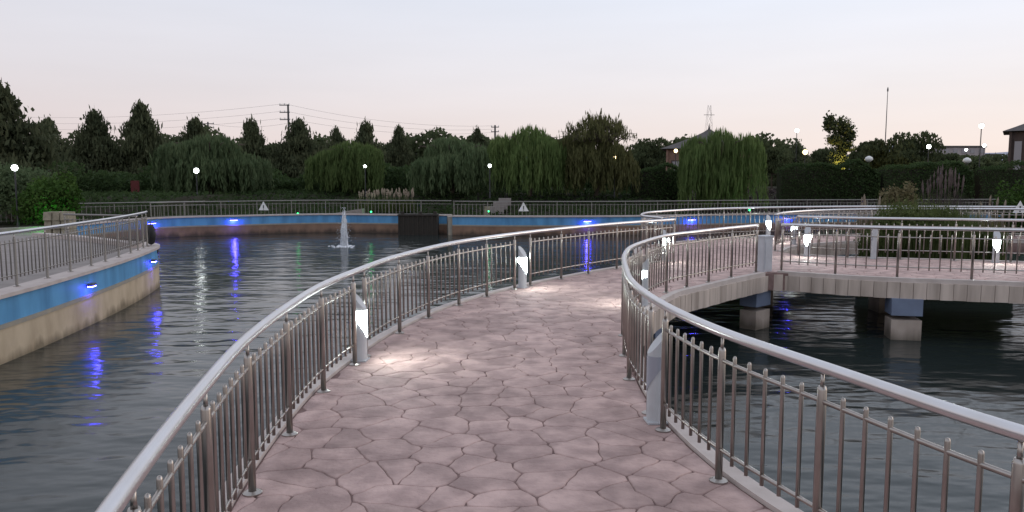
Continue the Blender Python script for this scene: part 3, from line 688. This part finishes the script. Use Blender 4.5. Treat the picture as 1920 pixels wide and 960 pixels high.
def proto_willow(seed, strands=820, sparse=0):
    g = np.random.default_rng(seed); C = []; tb = MB(); tb.tube([(0, 0, 0), (.05, .02, .2), (.02, 0, .45)], [.055, .045, .035], 7)
    for k in range(9):
        a = k * .7 + g.uniform(-.2, .2); q = g.uniform(.45, .75); tb.tube([(.02, 0, .42), (q * .4 * math.cos(a), q * .4 * math.sin(a), .68), (q * .8 * math.cos(a), q * .8 * math.sin(a), .85), (q * math.cos(a), q * math.sin(a), .86)], [.022, .014, .008, .003], 5, False)
    lobes = [(0, 0, .5, 1.0)] + [(.62 * math.cos(k * 1.05 + g.uniform(-.3, .3)) * g.uniform(.7, 1.1), .62 * math.sin(k * 1.05) * g.uniform(.7, 1.1), g.uniform(.3, .5), g.uniform(.62, .95)) for k in range(6)]
    for k in range(strands):
        cx, cy, lr, lt = lobes[int(g.integers(0, 7))]; a = g.uniform(0, 6.28); q = math.sqrt(g.random()); r_ = q * lr
        top = lt - .30 * lr * q * q - g.uniform(0, .10) * q; L_ = g.uniform(.3, 1.0) ** .7 * (top - .03) * (.45 + .55 * q); n = int(8 + 30 * L_)
        t = np.linspace(0, 1, n)[:, None]; out = .09 * g.uniform(.3, 1.4); wv = g.uniform(-.03, .03)
        P = np.concatenate([cx + r_ * math.cos(a) + out * math.cos(a) * np.sqrt(t) + wv * np.sin(t * 4), cy + r_ * math.sin(a) + out * math.sin(a) * np.sqrt(t), top + .035 * np.sin(t * 3.1) - L_ * t], 1)
        C.append(P + g.normal(size=(n, 3)) * np.array((.02, .02, .012)))
    if sparse:
        for k in range(sparse):
            a = g.uniform(0, 6.28); q = g.uniform(.1, 1.0); z1 = 1.16 - .34 * q * q + g.normal(0, .05); c0 = np.array((q * .5 * math.cos(a), q * .5 * math.sin(a), .8)); c1 = np.array((q * math.cos(a) * 1.05, q * math.sin(a) * 1.05, z1))
            tb.tube([tuple(c0), tuple((c0 + c1) / 2 + (0, 0, .07)), tuple(c1)], [.007, .005, .002], 4, False)
            n = 9; t = np.linspace(.35, 1, n)[:, None]; C.append(c0 + (c1 - c0) * t + np.array((0, 0, .07)) * (4 * t * (1 - t)) + g.normal(size=(n, 3)) * .022)
    return tb, np.concatenate(C)
PROTO = {}
def make_proto(key, tb, C, lm, lsize, aspect, droop=None, seed=1):
    me = leaves('crown', C * 1.0, lsize, aspect, seed, droop); me.materials.append(M[lm]); tm = tb.mesh('trunk', True); tm.materials.append(M['bark']); PROTO[key] = (tm, me)
for k in range(3): tb, C = proto_pine(20 + k); make_proto('pine%d' % k, tb, C, 'pine', .062, 1.8)
for k in range(3): tb, C = proto_broad(40 + k); make_proto('broad%d' % k, tb, C, 'broad', .06, 1.3)
tb, C = proto_willow(60); make_proto('willow0', tb, C, 'willow', .044, 2.6, .75)
tb, C = proto_willow(61, 900); make_proto('willow1', tb, C, 'willow_grey', .044, 2.6, .75)
tb, C = proto_willow(62, 760); make_proto('willow2', tb, C, 'willow', .044, 2.6, .75)
tb, C = proto_willow(63, 620, 190); make_proto('lacy', tb, C, 'lacy', .045, 2.2, .7)
rt = random.Random(77)
def tree(name, key, x, y, z0, h, w, label, group):
    t = thing(name, label, 'tree', (x, y, z0), rt.uniform(0, 6.28), group); t.scale = (w, w, h)
    tm, cm = PROTO[key]; link('trunk', tm, t); link('crown', cm, t); return t
S = 1.4
GZ = .78
for i, (x, y, zt, w, lab) in enumerate([
    (-34.4, 58, 6.04, 1.9, 'dark conifer just right of the big pine at the left edge'), (-30.4, 57, 6.47, 2.1, 'dark conifer, second right of the big pine at the left edge'),
    (-27.4, 58, 7.13, 2.2, 'tallest pointed conifer on the left half of the tree line'), (-24.3, 60, 6.19, 2.2, 'dark conifer behind the big grey-green willow'),
    (-19, 57, 5.89, 1.9, 'pointed conifer right of the big grey-green willow'), (-15.8, 58, 5.93, 2.3, 'broad conifer below the tall utility pole'),
    (-13.9, 62, 5.59, 1.6, 'small conifer right of the tall utility pole'), (-11.2, 60, 5.91, 1.9, 'pointed conifer above the willow behind the fountain'),
    (-9.2, 64, 5.84, 1.6, 'slim conifer right of the willow behind the fountain'), (-2.9, 66, 5.83, 1.35, 'slim conifer beside the middle utility pole')]):
    tree('conifer', 'pine%d' % (i % 3), x * S, y * S, GZ, 1.8 + (zt - 1.8) * S - GZ, w * S * .95, lab, 'conifers along the tree line')
tree('conifer', 'pine1', -28.4, 43, GZ, 6.1, 3.0, 'big dark pine cut by the left edge of the picture', 'conifers along the tree line')
for i, (x, y, zt, w, lab) in enumerate([
    (-36.3, 64, 3.9, 3.2, 'low dark tree filling the gap behind the leftmost lamp'), (-29.1, 66, 4.4, 3.3, 'dark round tree behind the tallest conifer'), (-24.4, 66, 4.6, 2.9, 'dark tree behind the big grey-green willow'),
    (-20.1, 66, 4.7, 2.9, 'dark leafy tree between conifers left of the utility pole'), (-15.8, 66, 4.4, 2.9, 'dark leafy tree right of the tall utility pole'), (-11.2, 68, 4.6, 3, 'dark leafy tree behind the willow over the fountain'),
    (-7.7, 70, 4.5, 3, 'dark leafy tree behind the broad grey-green willow in the middle'), (11.1, 64, 4.95, 2.5, 'dark tree left of the brown pavilion wall'), (14.4, 64, 4.7, 2.0, 'dark tree in front of the brown pavilion wall'),
    (23.4, 70, 4.56, 2, 'low dark tree right of the pavilion willow'), (27.4, 75, 5.0, 2.1, 'low dark tree by the lamp post left of the lit tree'), (29, 72, 4.4, 2.3, 'low dark tree behind the yellow lit tree'),
    (30.6, 66, 5.1, 2.1, 'round dark tree right of the yellow lit tree'), (32.5, 64, 5.45, 2.7, 'broad round dark tree below the thin mast'), (44.3, 80, 4.2, 2.9, 'low dark tree left of the distant flats'), (53.6, 90, 4.2, 3.3, 'low dark tree below the distant flats')]):
    sc_ = S if x < 20 else 1.0
    if x > 30: key = 'broad%d' % (i % 3)
    else: key = 'broad%d' % (i % 3) if i % 2 else 'pine%d' % (i % 3)
    tree('leafy_tree', key, x * sc_, y * sc_, GZ - .3, (1.8 + (zt - 1.8) * sc_ - GZ + .3) / (.96 if key[0] == 'b' else 1), w * sc_, lab, 'dark trees of the tree line')
for key, x, y, zt, w, lab in [('willow1', -29.6, 46, 3.3, 2.3, 'grey-green willow cut by the left edge below the big pine'), ('willow1', -19.3, 50, 4.5, 3.5, 'big grey-green willow with a bright lamp in front, left of the fountain'),
    ('willow0', -10.8, 52, 4.2, 2.5, 'green willow on the far bank right behind the fountain'), ('willow1', -3.9, 50, 4.35, 3.15, 'broad grey-green willow behind the dark intake box'),
    ('willow2', 1.1, 48, 4.9, 2.5, 'yellowish willow with bent trunk in the middle of the far bank'), ('lacy', 5.2, 48, 4.75, 2.5, 'tall lacy willow with feathery bare top twigs'), ('willow0', 12.0, 45, 4.5, 2.2, 'bright green weeping willow hanging to the far railing')]:
    z0 = .6 if x < 10 else -.25
    tree('willow_tree', key, x, y, z0, zt - z0, w, lab, 'willows on the far bank')

# lit tree with lobed crown
g = np.random.default_rng(9); C = []; tb = MB(); tb.tube([(0, 0, 0), (.1, 0, 1.8), (0, .1, 3.0), (.1, 0, 3.9)], [.12, .1, .08, .05], 7)
for cx, cy, cz, rx, rz_ in ((-.75, 0, 5.1, .35, .55), (.25, .1, 4.9, .62, .62), (.75, 0, 4.3, .45, .5), (-.3, 0, 3.9, .5, .35), (.5, 0, 3.4, .5, .4), (.1, .2, 2.7, .55, .5), (.0, -.1, 2.0, .4, .5)):
    tb.tube([(.03, .05, 2.4), (cx * .6, cy, cz - .5), (cx, cy, cz)], [.05, .03, .01], 4, False); n = 700; d = g.normal(size=(n, 3)); d /= np.linalg.norm(d, axis=1)[:, None]; C.append(np.array((cx, cy, cz)) + d * np.abs(g.normal(.75, .28, n))[:, None] * (rx, rx, rz_) * 1.12)
t = thing('leafy_tree', 'slim tree with lobed crown lit yellow from below, on the right', 'tree', (25.1, 60, GZ)); tb.obj('trunk', 'bark', t); me = leaves('crown', np.concatenate(C), .17, 1.3, 4); me.materials.append(M['broad']); link('crown', me, t)

def clump_bush(name, x, y, z0, rx, rz_, lm, N, ls, label, cat='bush', seed=1, group=None):
    g = np.random.default_rng(seed); C = []
    for k in range(16):
        a = g.uniform(0, 6.28); u = math.sqrt(g.random()) * .75; c = np.array((u * math.cos(a) * rx, u * math.sin(a) * rx, rz_ * g.uniform(.25, .75))); n = N // 16
        d = g.normal(size=(n, 3)); d /= np.linalg.norm(d, axis=1)[:, None]; C.append(c + d * (g.random(n) ** .45)[:, None] * (rx * .42, rx * .42, rz_ * .3))
    C = np.concatenate(C); C[:, 2] = np.abs(C[:, 2]); t = thing(name, label, cat, (x, y, z0), 0, group)
    me = leaves('foliage', C, ls, 1.4, seed); me.materials.append(M[lm]); link('foliage', me, t)
    tb = MB()
    for k in range(7): a = k * .9; tb.tube([(0, 0, -.05), (.3 * rx * math.cos(a), .3 * rx * math.sin(a), rz_ * .35), (.55 * rx * math.cos(a), .55 * rx * math.sin(a), rz_ * .7)], [.03, .02, .008], 4, False)
    tb.obj('stems', 'bark', t); return t
clump_bush('bush', -18.5, 30.9, -.3, 1.25, 2.35, 'bush', 9000, .11, 'round bush lit bright green beside the leftmost lamp', seed=2)
clump_bush('bush', -22.2, 34.5, -.2, 2.2, 2.6, 'willow_grey', 9000, .12, 'dark green shrub at the left edge behind the leftmost lamp', seed=3)
clump_bush('bush', 18.1, 36.5, -1.0, .95, 2.6, 'dry', 2600, .13, 'loose yellowish shrub left of the dark pampas grass', seed=4)
clump_bush('bush', 23.6, 36.5, -1.0, .95, 2.7, 'bush', 3000, .12, 'green shrub at the right edge of the picture', seed=5)

def hedge(x0, y0, x1, y1, z0, z1, d, label, seed):
    g = np.random.default_rng(seed); L_ = math.hypot(x1 - x0, y1 - y0); N = int(L_ * 900)
    u = g.random(N) * L_; f = g.random(N); h = (z1 - z0) * (1 + .06 * np.sin(u * 1.3 + seed) + .05 * np.sin(u * 3.1)) * np.minimum(1, .72 + .9 * np.minimum(u, L_ - u) / 1.4 * .35)
    v = np.where(f < .6, -d / 2 + np.abs(g.normal(0, .07, N)) * -1, g.uniform(-d / 2, d / 2, N)); w = np.where(f < .6, g.random(N) * h, h + g.normal(0, .06, N))
    C = np.stack([u, v + .25 * (w / h) ** 3 * (f < .6), w], 1)
    t = thing('hedge', label, 'hedge', (x0, y0, z0), math.atan2(y1 - y0, x1 - x0), 'clipped hedges on the right bank')
    me = leaves('foliage', C, .11, 1.3, seed); me.materials.append(M['hedge']); link('foliage', me, t)
    m_ = MB().box((L_ / 2, .05, (z1 - z0) * .42), (L_ * .94, d * .8, (z1 - z0) * .84)); m_.obj('inner_twigs', 'soil', t)
hedge(16.2, 47.6, 22.0, 47, .5, 2.62, 1.6, 'dark clipped hedge right of the pavilion willow', 1); hedge(22.1, 47, 27.4, 46.8, .5, 2.62, 1.6, 'dark clipped hedge below the round trees', 2)
hedge(27.6, 46.6, 36, 46.6, .5, 2.6, 1.6, 'dark clipped hedge at the right edge below the lamp post', 3); hedge(7.5, 49.4, 11.0, 49, .5, 2.5, 1.6, 'dark clipped hedge between the lacy willow and the bright willow', 4)

def grass_clump(x, y, z0, r, h, n, lm, label, plumes=0, seed=1, name='pampas_grass', cat='grass', bw=1.0):
    g = np.random.default_rng(seed); mb = MB(); t = thing(name, label, cat, (x, y, z0)); tips = []
    for k in range(n):
        a = g.uniform(0, 6.28); q = math.sqrt(g.random()) * r; bx, by = q * math.cos(a), q * math.sin(a); hh = h * g.uniform(.55, 1.0); ln = g.uniform(.05, .45) * hh * .6; b = g.uniform(0, 6.28); w = (.012 + .010 * g.random()) * bw; 
        px, py = -math.sin(b) * w, math.cos(b) * w; v = []
        for u in (0, .35, .7, 1):
            X = bx + ln * u * u * math.cos(b); Y = by + ln * u * u * math.sin(b); Z_ = hh * (u - .25 * u * u * g.uniform(.2, 1)); ww = 1 - u * .93; v += [(X - px * ww, Y - py * ww, Z_), (X + px * ww, Y + py * ww, Z_)]
        mb.add(v, [(0, 1, 3, 2), (2, 3, 5, 4), (4, 5, 7, 6)])
    mb.obj('blades', lm, t)
    for k in range(plumes):
        a = g.uniform(0, 6.28); q = math.sqrt(g.random()) * r * .8; bx, by = q * math.cos(a), q * math.sin(a); hh = h * g.uniform(.95, 1.3); tx, ty_ = bx * 1.25, by * 1.25
        m2 = MB().tube([(bx, by, 0), (tx, ty_, hh * .75)], .008, 4, False); m2.tube([(tx, ty_, hh * .72), (tx * 1.02, ty_ * 1.02, hh * .82), (tx * 1.05, ty_ * 1.05, hh * .92), (tx * 1.08, ty_, hh)], [.015, .055, .045, .008], 6, False); m2.obj('plume', 'plume_dark' if lm == 'purple' else 'plume', t)
    return t
for k, (dx, dy, lab) in enumerate([(0, 0, 'pale plumed pampas grass right of the fountain, left clump'), (1.15, .2, 'pale plumed pampas grass right of the fountain, middle clump'), (2.2, .3, 'pale plumed pampas grass right of the fountain, right clump')]):
    grass_clump(-8.2 + dx, 43.6 + dy, -.1, .55, 1.05, 260, 'reed', lab, 14, 30 + k)
grass_clump(20.6, 37.0, -1.05, .95, 2.7, 700, 'purple', 'dark pampas grass with brownish plumes near the right edge', 22, 41)
grass_clump(16.2, 35.0, -1.05, .6, 1.75, 450, 'dry', 'pale dry grass tuft left of the yellowish shrub', 4, 42)
grass_clump(22.0, 36.0, -1.05, .8, 1.6, 450, 'dry', 'pale dry grass right of the dark pampas grass', 6, 43)
# reed bed between the right arm and the rear arm
structure(MB().prism([(8.3, 18.5), (10, 18.0), (11.6, 17.7), (12.1, 18.6), (11.9, 20.2), (11.0, 20.6), (9.3, 20.0)], -2.4, -.3).obj('planting_bed', 'soil'))
kk = 0
for x, y, h, r_, lab in [(9.0, 18.75, .85, .5, 'low reed clump at the left end of the bed behind the right arm'), (9.75, 18.7, 1.2, .55, 'green reed clump behind the right arm, left of the middle'), (10.5, 18.6, 1.3, .6, 'tall green reed clump behind the right arm, in the middle of the bed'), (11.3, 18.5, 1.0, .5, 'reed clump at the right end of the bed behind the right arm'), (10.2, 19.6, 1.72, .85, 'tallest arching reed clump at the rear of the bed'), (11.0, 19.5, 1.45, .65, 'arching reed clump at the rear right of the bed')]:
    grass_clump(x, y, -.32, r_, h + .2, 1000, 'reed', lab, 0, 50 + kk, 'reed_clump', 'reeds', 1.3); kk += 1
clump_bush('bush', 10.15, 19.35, -.32, 1.25, 1.62, 'reed', 7000, .06, 'rounded green bush rising among the reeds behind the right arm', seed=12)
# island of rocks and plants carrying the shrubs on the right
structure(MB().prism([(14.5, 34), (17, 33.2), (22, 33.8), (26, 35), (40, 38), (40, 46), (14.5, 44), (13.8, 38)], -2.4, -.95).obj('island_ground', 'soil'))
# ground cover on the banks
g = np.random.default_rng(70); n = 26000; xs = g.uniform(-40, 45, n); dd_ = g.uniform(3.4, 16, n); sx_ = np.array([p.x for p in shore]); sy_ = np.array([p.y for p in shore]); ys = np.interp(xs, sx_, sy_) + dd_
zz = np.array([ground_z(d, 0) for d in dd_]) + np.abs(g.normal(0, .09, n)) + .05 * np.sin(xs * 2.1) ** 2
for lo, hi, lm, lab in ((-40, 11, 'hedge', 'low dark green ground cover on the far bank left of the bright willow'), (11, 45, 'purple', 'low brownish ground cover on the right bank below the hedges')):
    k_ = (xs >= lo) & (xs < hi); me = leaves('ground_cover', np.stack([xs, ys, zz], 1)[k_], .16, 1.6, 6); me.materials.append(M[lm]); tag(link('ground_cover', me), lab, 'ground cover', kind='stuff')

# masses behind the single trees: the far wood, and the undergrowth below the willows
g = np.random.default_rng(81); n = 60000; xs = g.uniform(-95, 34, n); ys = g.uniform(92, 99, n)
top = 5.6 + 1.3 * np.sin(xs * .31 + 1) * np.sin(xs * .13) + .9 * np.abs(np.sin(xs * .47 + .5)) + .5 * np.sin(xs * 1.3) + np.where(xs > 8, -.6, 0)
zs = .6 + (top - .6) * g.random(n) ** .75 + g.normal(0, .15, n)
me = leaves('distant_wood', np.stack([xs, ys, zs], 1), .42, 1.4, 8); me.materials.append(M['broad']); tag(link('distant_wood', me), 'far wood closing the gaps between the conifers', 'wood', kind='stuff')
n = 26000; xs = g.uniform(30, 110, n); ys = g.uniform(100, 106, n); zs = .6 + (3.3 + .8 * np.abs(np.sin(xs * .33)) + .4 * np.sin(xs * 1.1)) * g.random(n) ** .8
me = leaves('distant_wood', np.stack([xs, ys, zs], 1), .42, 1.4, 9); me.materials.append(M['broad']); tag(link('distant_wood', me), 'low far wood below the distant flats on the right', 'wood', kind='stuff')
n = 34000; xs = g.uniform(-46, 17, n); ys = g.uniform(53.5, 58, n); zs = .5 + (1.9 + .5 * np.sin(xs * .5) + .35 * np.sin(xs * 1.7)) * g.random(n) ** .8
me = leaves('undergrowth', np.stack([xs, ys, zs], 1), .22, 1.4, 10); me.materials.append(M['hedge']); tag(link('undergrowth', me), 'dark undergrowth below and behind the willows', 'undergrowth', kind='stuff')

# ------------------------------------------------------------------ lamps beyond the pond
def lamp(x, y, z, label, warm=False, r=.13, zg=.6, cat='lamp'):
    r *= .72; t = thing('lamp_post', label, cat, (x, y, zg), 0, 'park lamps beyond the pond'); h = z - zg
    MB().lathe([(.06, 0), (.05, .3), (.035, .35), (.03, h - r)], 8).obj('pole', 'pole', t)
    MB().lathe([(r * .3, h - r), (r * .8, h - r * .65), (r, h), (r * .8, h + r * .6), (r * .3, h + r * .95)], 12).obj('globe', 'globe_warm' if warm else 'globe', t, True)
    MB().lathe([(r * 1.15, h + r * .9), (r * .9, h + r * 1.05), (r * .2, h + r * 1.3)], 12).obj('cap', 'pole', t)
lamp(-19.3, 30.2, 2.18, 'bright lamp post at the left edge beside the green bush', r=.16, zg=-.3)
lamp(-18.1, 44.6, 2.2, 'bright lamp in front of the big grey-green willow', r=.2)
lamp(-9.1, 48.2, 2.5, 'small white lamp before the willow right of the fountain', r=.11)
lamp(-1.3, 45.5, 2.49, 'white lamp between the broad willow and the yellowish willow', r=.13)
lamp(6.2, 47.0, 3.0, 'warm lamp in front of the lacy willow', True, .15)
lamp(12.6, 60.0, 3.85, 'warm lamp before the brown pavilion wall', True, .19)
lamp(25.5, 70, 5.98, 'tall lamp post against the sky left of the lit tree', r=.22)
lamp(21.8, 58, 3.69, 'yellow lamp left of the slim lit tree', True, .24)
lamp(29.9, 56, 4.01, 'white lamp in front of the broad round tree', r=.2)
lamp(52.4, 90, 5.0, 'small white lamp below the distant flats', r=.2)
lamp(31.2, 52, 5.22, 'tallest lamp post on the right, glowing against the sky', r=.2)
lamp(60.5, 100, 5.9, 'far white lamp just right of the tallest lamp post', r=.28)
for x, y, z, lab in ((29.2, 50, 2.9, 'pale globe lamp below the broad round tree, unlit'), (22.9, 50.0, 3.0, 'pale globe lamp beside the lit tree, unlit')):
    t = thing('lamp_post', lab, 'lamp', (x, y, .6), 0, 'park lamps beyond the pond'); MB().lathe([(.05, 0), (.03, z - .8)], 8).obj('pole', 'pole', t); MB().lathe([(.08, z - .8), (.26, z - .66), (.2, z - .5), (.05, z - .42)], 12).obj('globe', 'sign', t, True)
# yellow uplight of the slim tree, green garden lights
def garden_light(x, y, z, label, lm, col, power, aim=(0, 0, 1)):
    t = thing('garden_light', label, 'light', (x, y, z), 0, 'coloured garden spotlights')
    MB().lathe([(.05, 0), (.04, .06), (.03, .1)], 8).obj('base', 'pole', t); MB().lathe([(.03, .1), (.055, .13), (.05, .17), (.015, .19)], 10).obj('head', lm, t, True)
    l = bpy.data.lights.new('garden_spot', 'POINT'); l.energy = power; l.color = col; l.shadow_soft_size = .08; o = bpy.data.objects.new('garden_spot', l); COL.objects.link(o); o.parent = t; o.location = (0, -.12, .4)
garden_light(24.9, 59.0, 2.0, 'yellow spotlight at the foot of the slim lit tree', 'globe_warm', (1, .7, .2), 420)
garden_light(-17.6, 29.75, -.29, 'green spotlight before the round bush on the left', 'green_lens', (.1, 1, .15), 22)
garden_light(-11.6, 41.9, -.29, 'green spotlight on the far path left of the fountain', 'green_lens', (.05, 1, .2), 1.2)
garden_light(-7.75, 42.6, -.22, 'green spotlight right of the fountain by the pampas grass', 'green_lens', (.05, 1, .2), 2)
garden_light(-1.25, 40.6, -.1, 'green spotlight in front of the grey stone steps', 'green_lens', (.05, 1, .2), 1.5)
garden_light(12.9, 42.0, -.1, 'green spotlight under the bright weeping willow', 'green_lens', (.1, 1, .15), 8)
# ramp, utility box, red board
tag(MB().add([(-10.6, 42.4, -.3), (-8.2, 42.4, .1), (-8.2, 44.2, .1), (-10.6, 44.2, -.3), (-8.2, 42.4, -.4), (-8.2, 44.2, -.4), (-10.6, 42.4, -.4), (-10.6, 44.2, -.4)], [(0, 1, 2, 3), (1, 4, 5, 2), (6, 4, 1, 0), (3, 2, 5, 7), (0, 3, 7, 6)]).obj('ramp', 'rampc'), 'pale concrete ramp on the far path behind the fountain', 'ramp')
ub = thing('stone_steps', 'grey stone block steps below the white lamp in the middle', 'steps', (-.9, 43.2, -.2))
for k in range(3): MB().box((k * .25, k * .3, .2 + k * .22), (.9 - k * .1, .5, .4)).obj('block', 'plaza', ub)
MB().box((-.45, -1.2, .2), (.28, .26, .5)).obj('post', 'rock', ub)
rb = thing('notice_board', 'dull red board standing under the conifers on the left', 'board', (-25.0, 51.5, .7)); MB().box((0, 0, .45), (.55, .06, .9)).obj('panel', 'red', rb); MB().box((-.22, .05, .3), (.05, .05, .7)).obj('leg', 'pole', rb); MB().box((.22, .05, .3), (.05, .05, .7)).obj('leg', 'pole', rb)

# ------------------------------------------------------------------ buildings, poles, mast
def pavilion(x, y, z0, w, d, h, rh, label, wm, wins, rz=0):
    t = thing('pavilion', label, 'pavilion', (x, y, z0), rz)
    MB().box((0, 0, h / 2), (w, d, h)).obj('wall', wm, t)
    n = 7; v = []; f = []
    for i in range(n):
        u = i / (n - 1); k = (1 - u) ** 1.25 * 1.14 + .01; zz_ = h + .06 + rh * u + (.0)
        for sx, sy in ((-1, -1), (1, -1), (1, 1), (-1, 1)): v.append((sx * w / 2 * k, sy * d / 2 * k, zz_))
    for i in range(n - 1):
        for k in range(4): f.append((4 * i + k, 4 * i + (k + 1) % 4, 4 * i + 4 + (k + 1) % 4, 4 * i + 4 + k))
    f.append((3, 2, 1, 0)); f.append(tuple(4 * (n - 1) + k for k in range(4)))
    rf_ = MB().add(v, f).obj('roof', 'roof', t); MB().lathe([(.12, h + rh), (.06, h + rh + .25), (.01, h + rh + .6)], 6).obj('finial', 'roof', rf_)
    for wx, wz, ww, wh in wins:
        q = MB().box((wx, -d / 2 - .02, wz), (ww, .06, wh)).obj('window', 'brickdark', t); MB().box((wx, -d / 2 - .055, wz), (ww * .8, .02, wh * .86)).obj('pane', 'glass', q)
    for cx in (-.5, -.17, .17, .5): MB().box((cx * w * .98, -d / 2 - .12, h / 2), (.18, .2, h)).obj('column', wm, t)
pavilion(18.9, 75, .4, 7.6, 7, 4.0, 2.0, 'brown pavilion with dark pointed roof behind the bright willow', 'brick', [(-2.8, 2.2, 1.1, 1.6), (0, 2.2, 1.1, 1.6), (2.8, 2.2, 1.1, 1.6)], R(-14))
pavilion(43.3, 62, .6, 6.4, 6, 4.75, 1.9, 'dark brown pavilion with tall windows at the right edge', 'brickdark', [(-2.6, 2.9, .6, 2.6), (-1.7, 2.9, .6, 2.6), (-.5, 2.9, .6, 2.6), (.5, 2.9, .6, 2.6), (1.7, 2.9, .6, 2.6), (2.6, 2.9, .6, 2.6)], R(-33))
def flats(x, y, w, h, nst, nw, label):
    t = thing('apartment_block', label, 'building', (x, y, .7)); MB().box((0, 0, h / 2), (w, 12, h)).obj('wall', 'concrete_far', t); MB().box((0, 0, h + .25), (w + .6, 12.6, .5)).obj('roof', 'roof', t)
    for i in range(nst):
        for j in range(nw): MB().box((-w / 2 + (j + .5) * w / nw, -6.05, (i + .55) * h / nst), (w / nw * .5, .2, h / nst * .5)).obj('window', 'glass', t)
flats(140, 250, 16, 10.5, 4, 6, 'distant pale block of flats left of the tallest lamp post'); flats(152, 256, 9, 8.2, 3, 4, 'lower distant block beside the pale flats'); flats(131, 262, 12, 8.8, 2, 5, 'distant low grey building left of the pale flats')
flats(-20.5, 270, 26, 10.2, 3, 8, 'distant low warm building seen above the broad willow')
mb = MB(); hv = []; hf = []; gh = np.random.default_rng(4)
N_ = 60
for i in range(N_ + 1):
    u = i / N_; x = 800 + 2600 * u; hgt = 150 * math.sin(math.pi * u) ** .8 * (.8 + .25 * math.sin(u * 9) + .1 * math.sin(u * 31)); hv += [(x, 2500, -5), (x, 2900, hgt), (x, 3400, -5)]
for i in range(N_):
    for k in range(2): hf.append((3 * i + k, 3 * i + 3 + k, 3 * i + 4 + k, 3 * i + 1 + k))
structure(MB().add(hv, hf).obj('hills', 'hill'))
def utility_pole(x, y, zt, arms, label, rz=0, w=1.6):
    t = thing('utility_pole', label, 'pole', (x, y, .7), rz, 'utility poles behind the trees'); h = zt - .7
    MB().tube([(0, 0, 0), (0, 0, h)], [.2, .13], 8).obj('pole', 'wire', t)
    for dz, off in arms:
        a = MB().box((off, 0, h - dz), (w, .12, .12)).obj('crossarm', 'wire', t)
        for e in (-.45, 0, .45): MB().lathe([(.05, 0), (.07, .12), (.03, .22)], 6, (off + e * w, 0, h - dz + .06)).obj('insulator', 'sign', a)
utility_pole(-31.4, 110, 12.0, [(.1, -.5), (1.1, -.5), (2.1, -.5)], 'tall utility pole with three crossarms on one side', 0, 1.4)
utility_pole(-50.5, 130, 11.0, [(.3, 0), (.9, 0)], 'utility pole with two short crossarms left of the tall one', 0, 2.0)
utility_pole(-2.6, 120, 9.8, [(.3, 0), (1.0, 0)], 'utility pole with crossarms in the middle of the tree line', 0, 1.2)
def wire(a, b, sag, label, r=.012):
    a, b = Vector(a), Vector(b); pts = [a.lerp(b, k / 16) - Vector((0, 0, sag * 4 * (k / 16) * (1 - k / 16))) for k in range(17)]
    tag(MB().tube(pts, r, 4).obj('power_line', 'wire'), label, 'wire', 'power lines')
for k, (dz, nm) in enumerate(((0, 'topmost'), (1.0, 'middle'), (2.0, 'lowest'))):
    wire((-31.9, 110, 12.1 - dz), (-110, 150, 14.5 - dz), 1.6, nm + ' power line running left from the tall utility pole')
    wire((-31.9, 110, 12.1 - dz), (-2.8, 120, 9.7 - dz * .5), 1.0, nm + ' power line running right from the tall utility pole')
wire((-50.5, 130, 10.8), (-31.6, 110.1, 9.4), .6, 'power line joining the two left utility poles')
t = thing('radio_mast', 'thin tall radio mast on the right above the round trees', 'mast', (95.6, 200, .7))
MB().tube([(0, 0, 0), (0, 0, 12), (0, 0, 24)], [.17, .13, .07], 6).obj('shaft', 'wire', t); MB().lathe([(.18, 22.9), (.2, 23.4), (.1, 23.9)], 8).obj('head', 'wire', t)
t = thing('lattice_pylon', 'faint lattice pylon above the pavilion roof', 'pylon', (62.9, 250, .7)); mb = MB()
for sx, sy in ((-1, -1), (1, -1), (1, 1), (-1, 1)): MB().tube([(sx * 2.2, sy * 2.2, 0), (sx * .4, sy * .4, 24)], .035, 4).obj('leg', 'wire', t)
for k in range(8):
    u, u2 = k / 8, (k + 1) / 8; r1, r2 = 2.2 - 1.8 * u, 2.2 - 1.8 * u2
    b = MB(); b.tube([(-r1, -r1, 24 * u), (r2, -r2, 24 * u2)], .028, 4); b.tube([(r1, -r1, 24 * u), (-r2, -r2, 24 * u2)], .028, 4); b.obj('bracing', 'wire', t)
MB().box((0, 0, 21), (3.4, .14, .14)).obj('crossarm', 'wire', t)
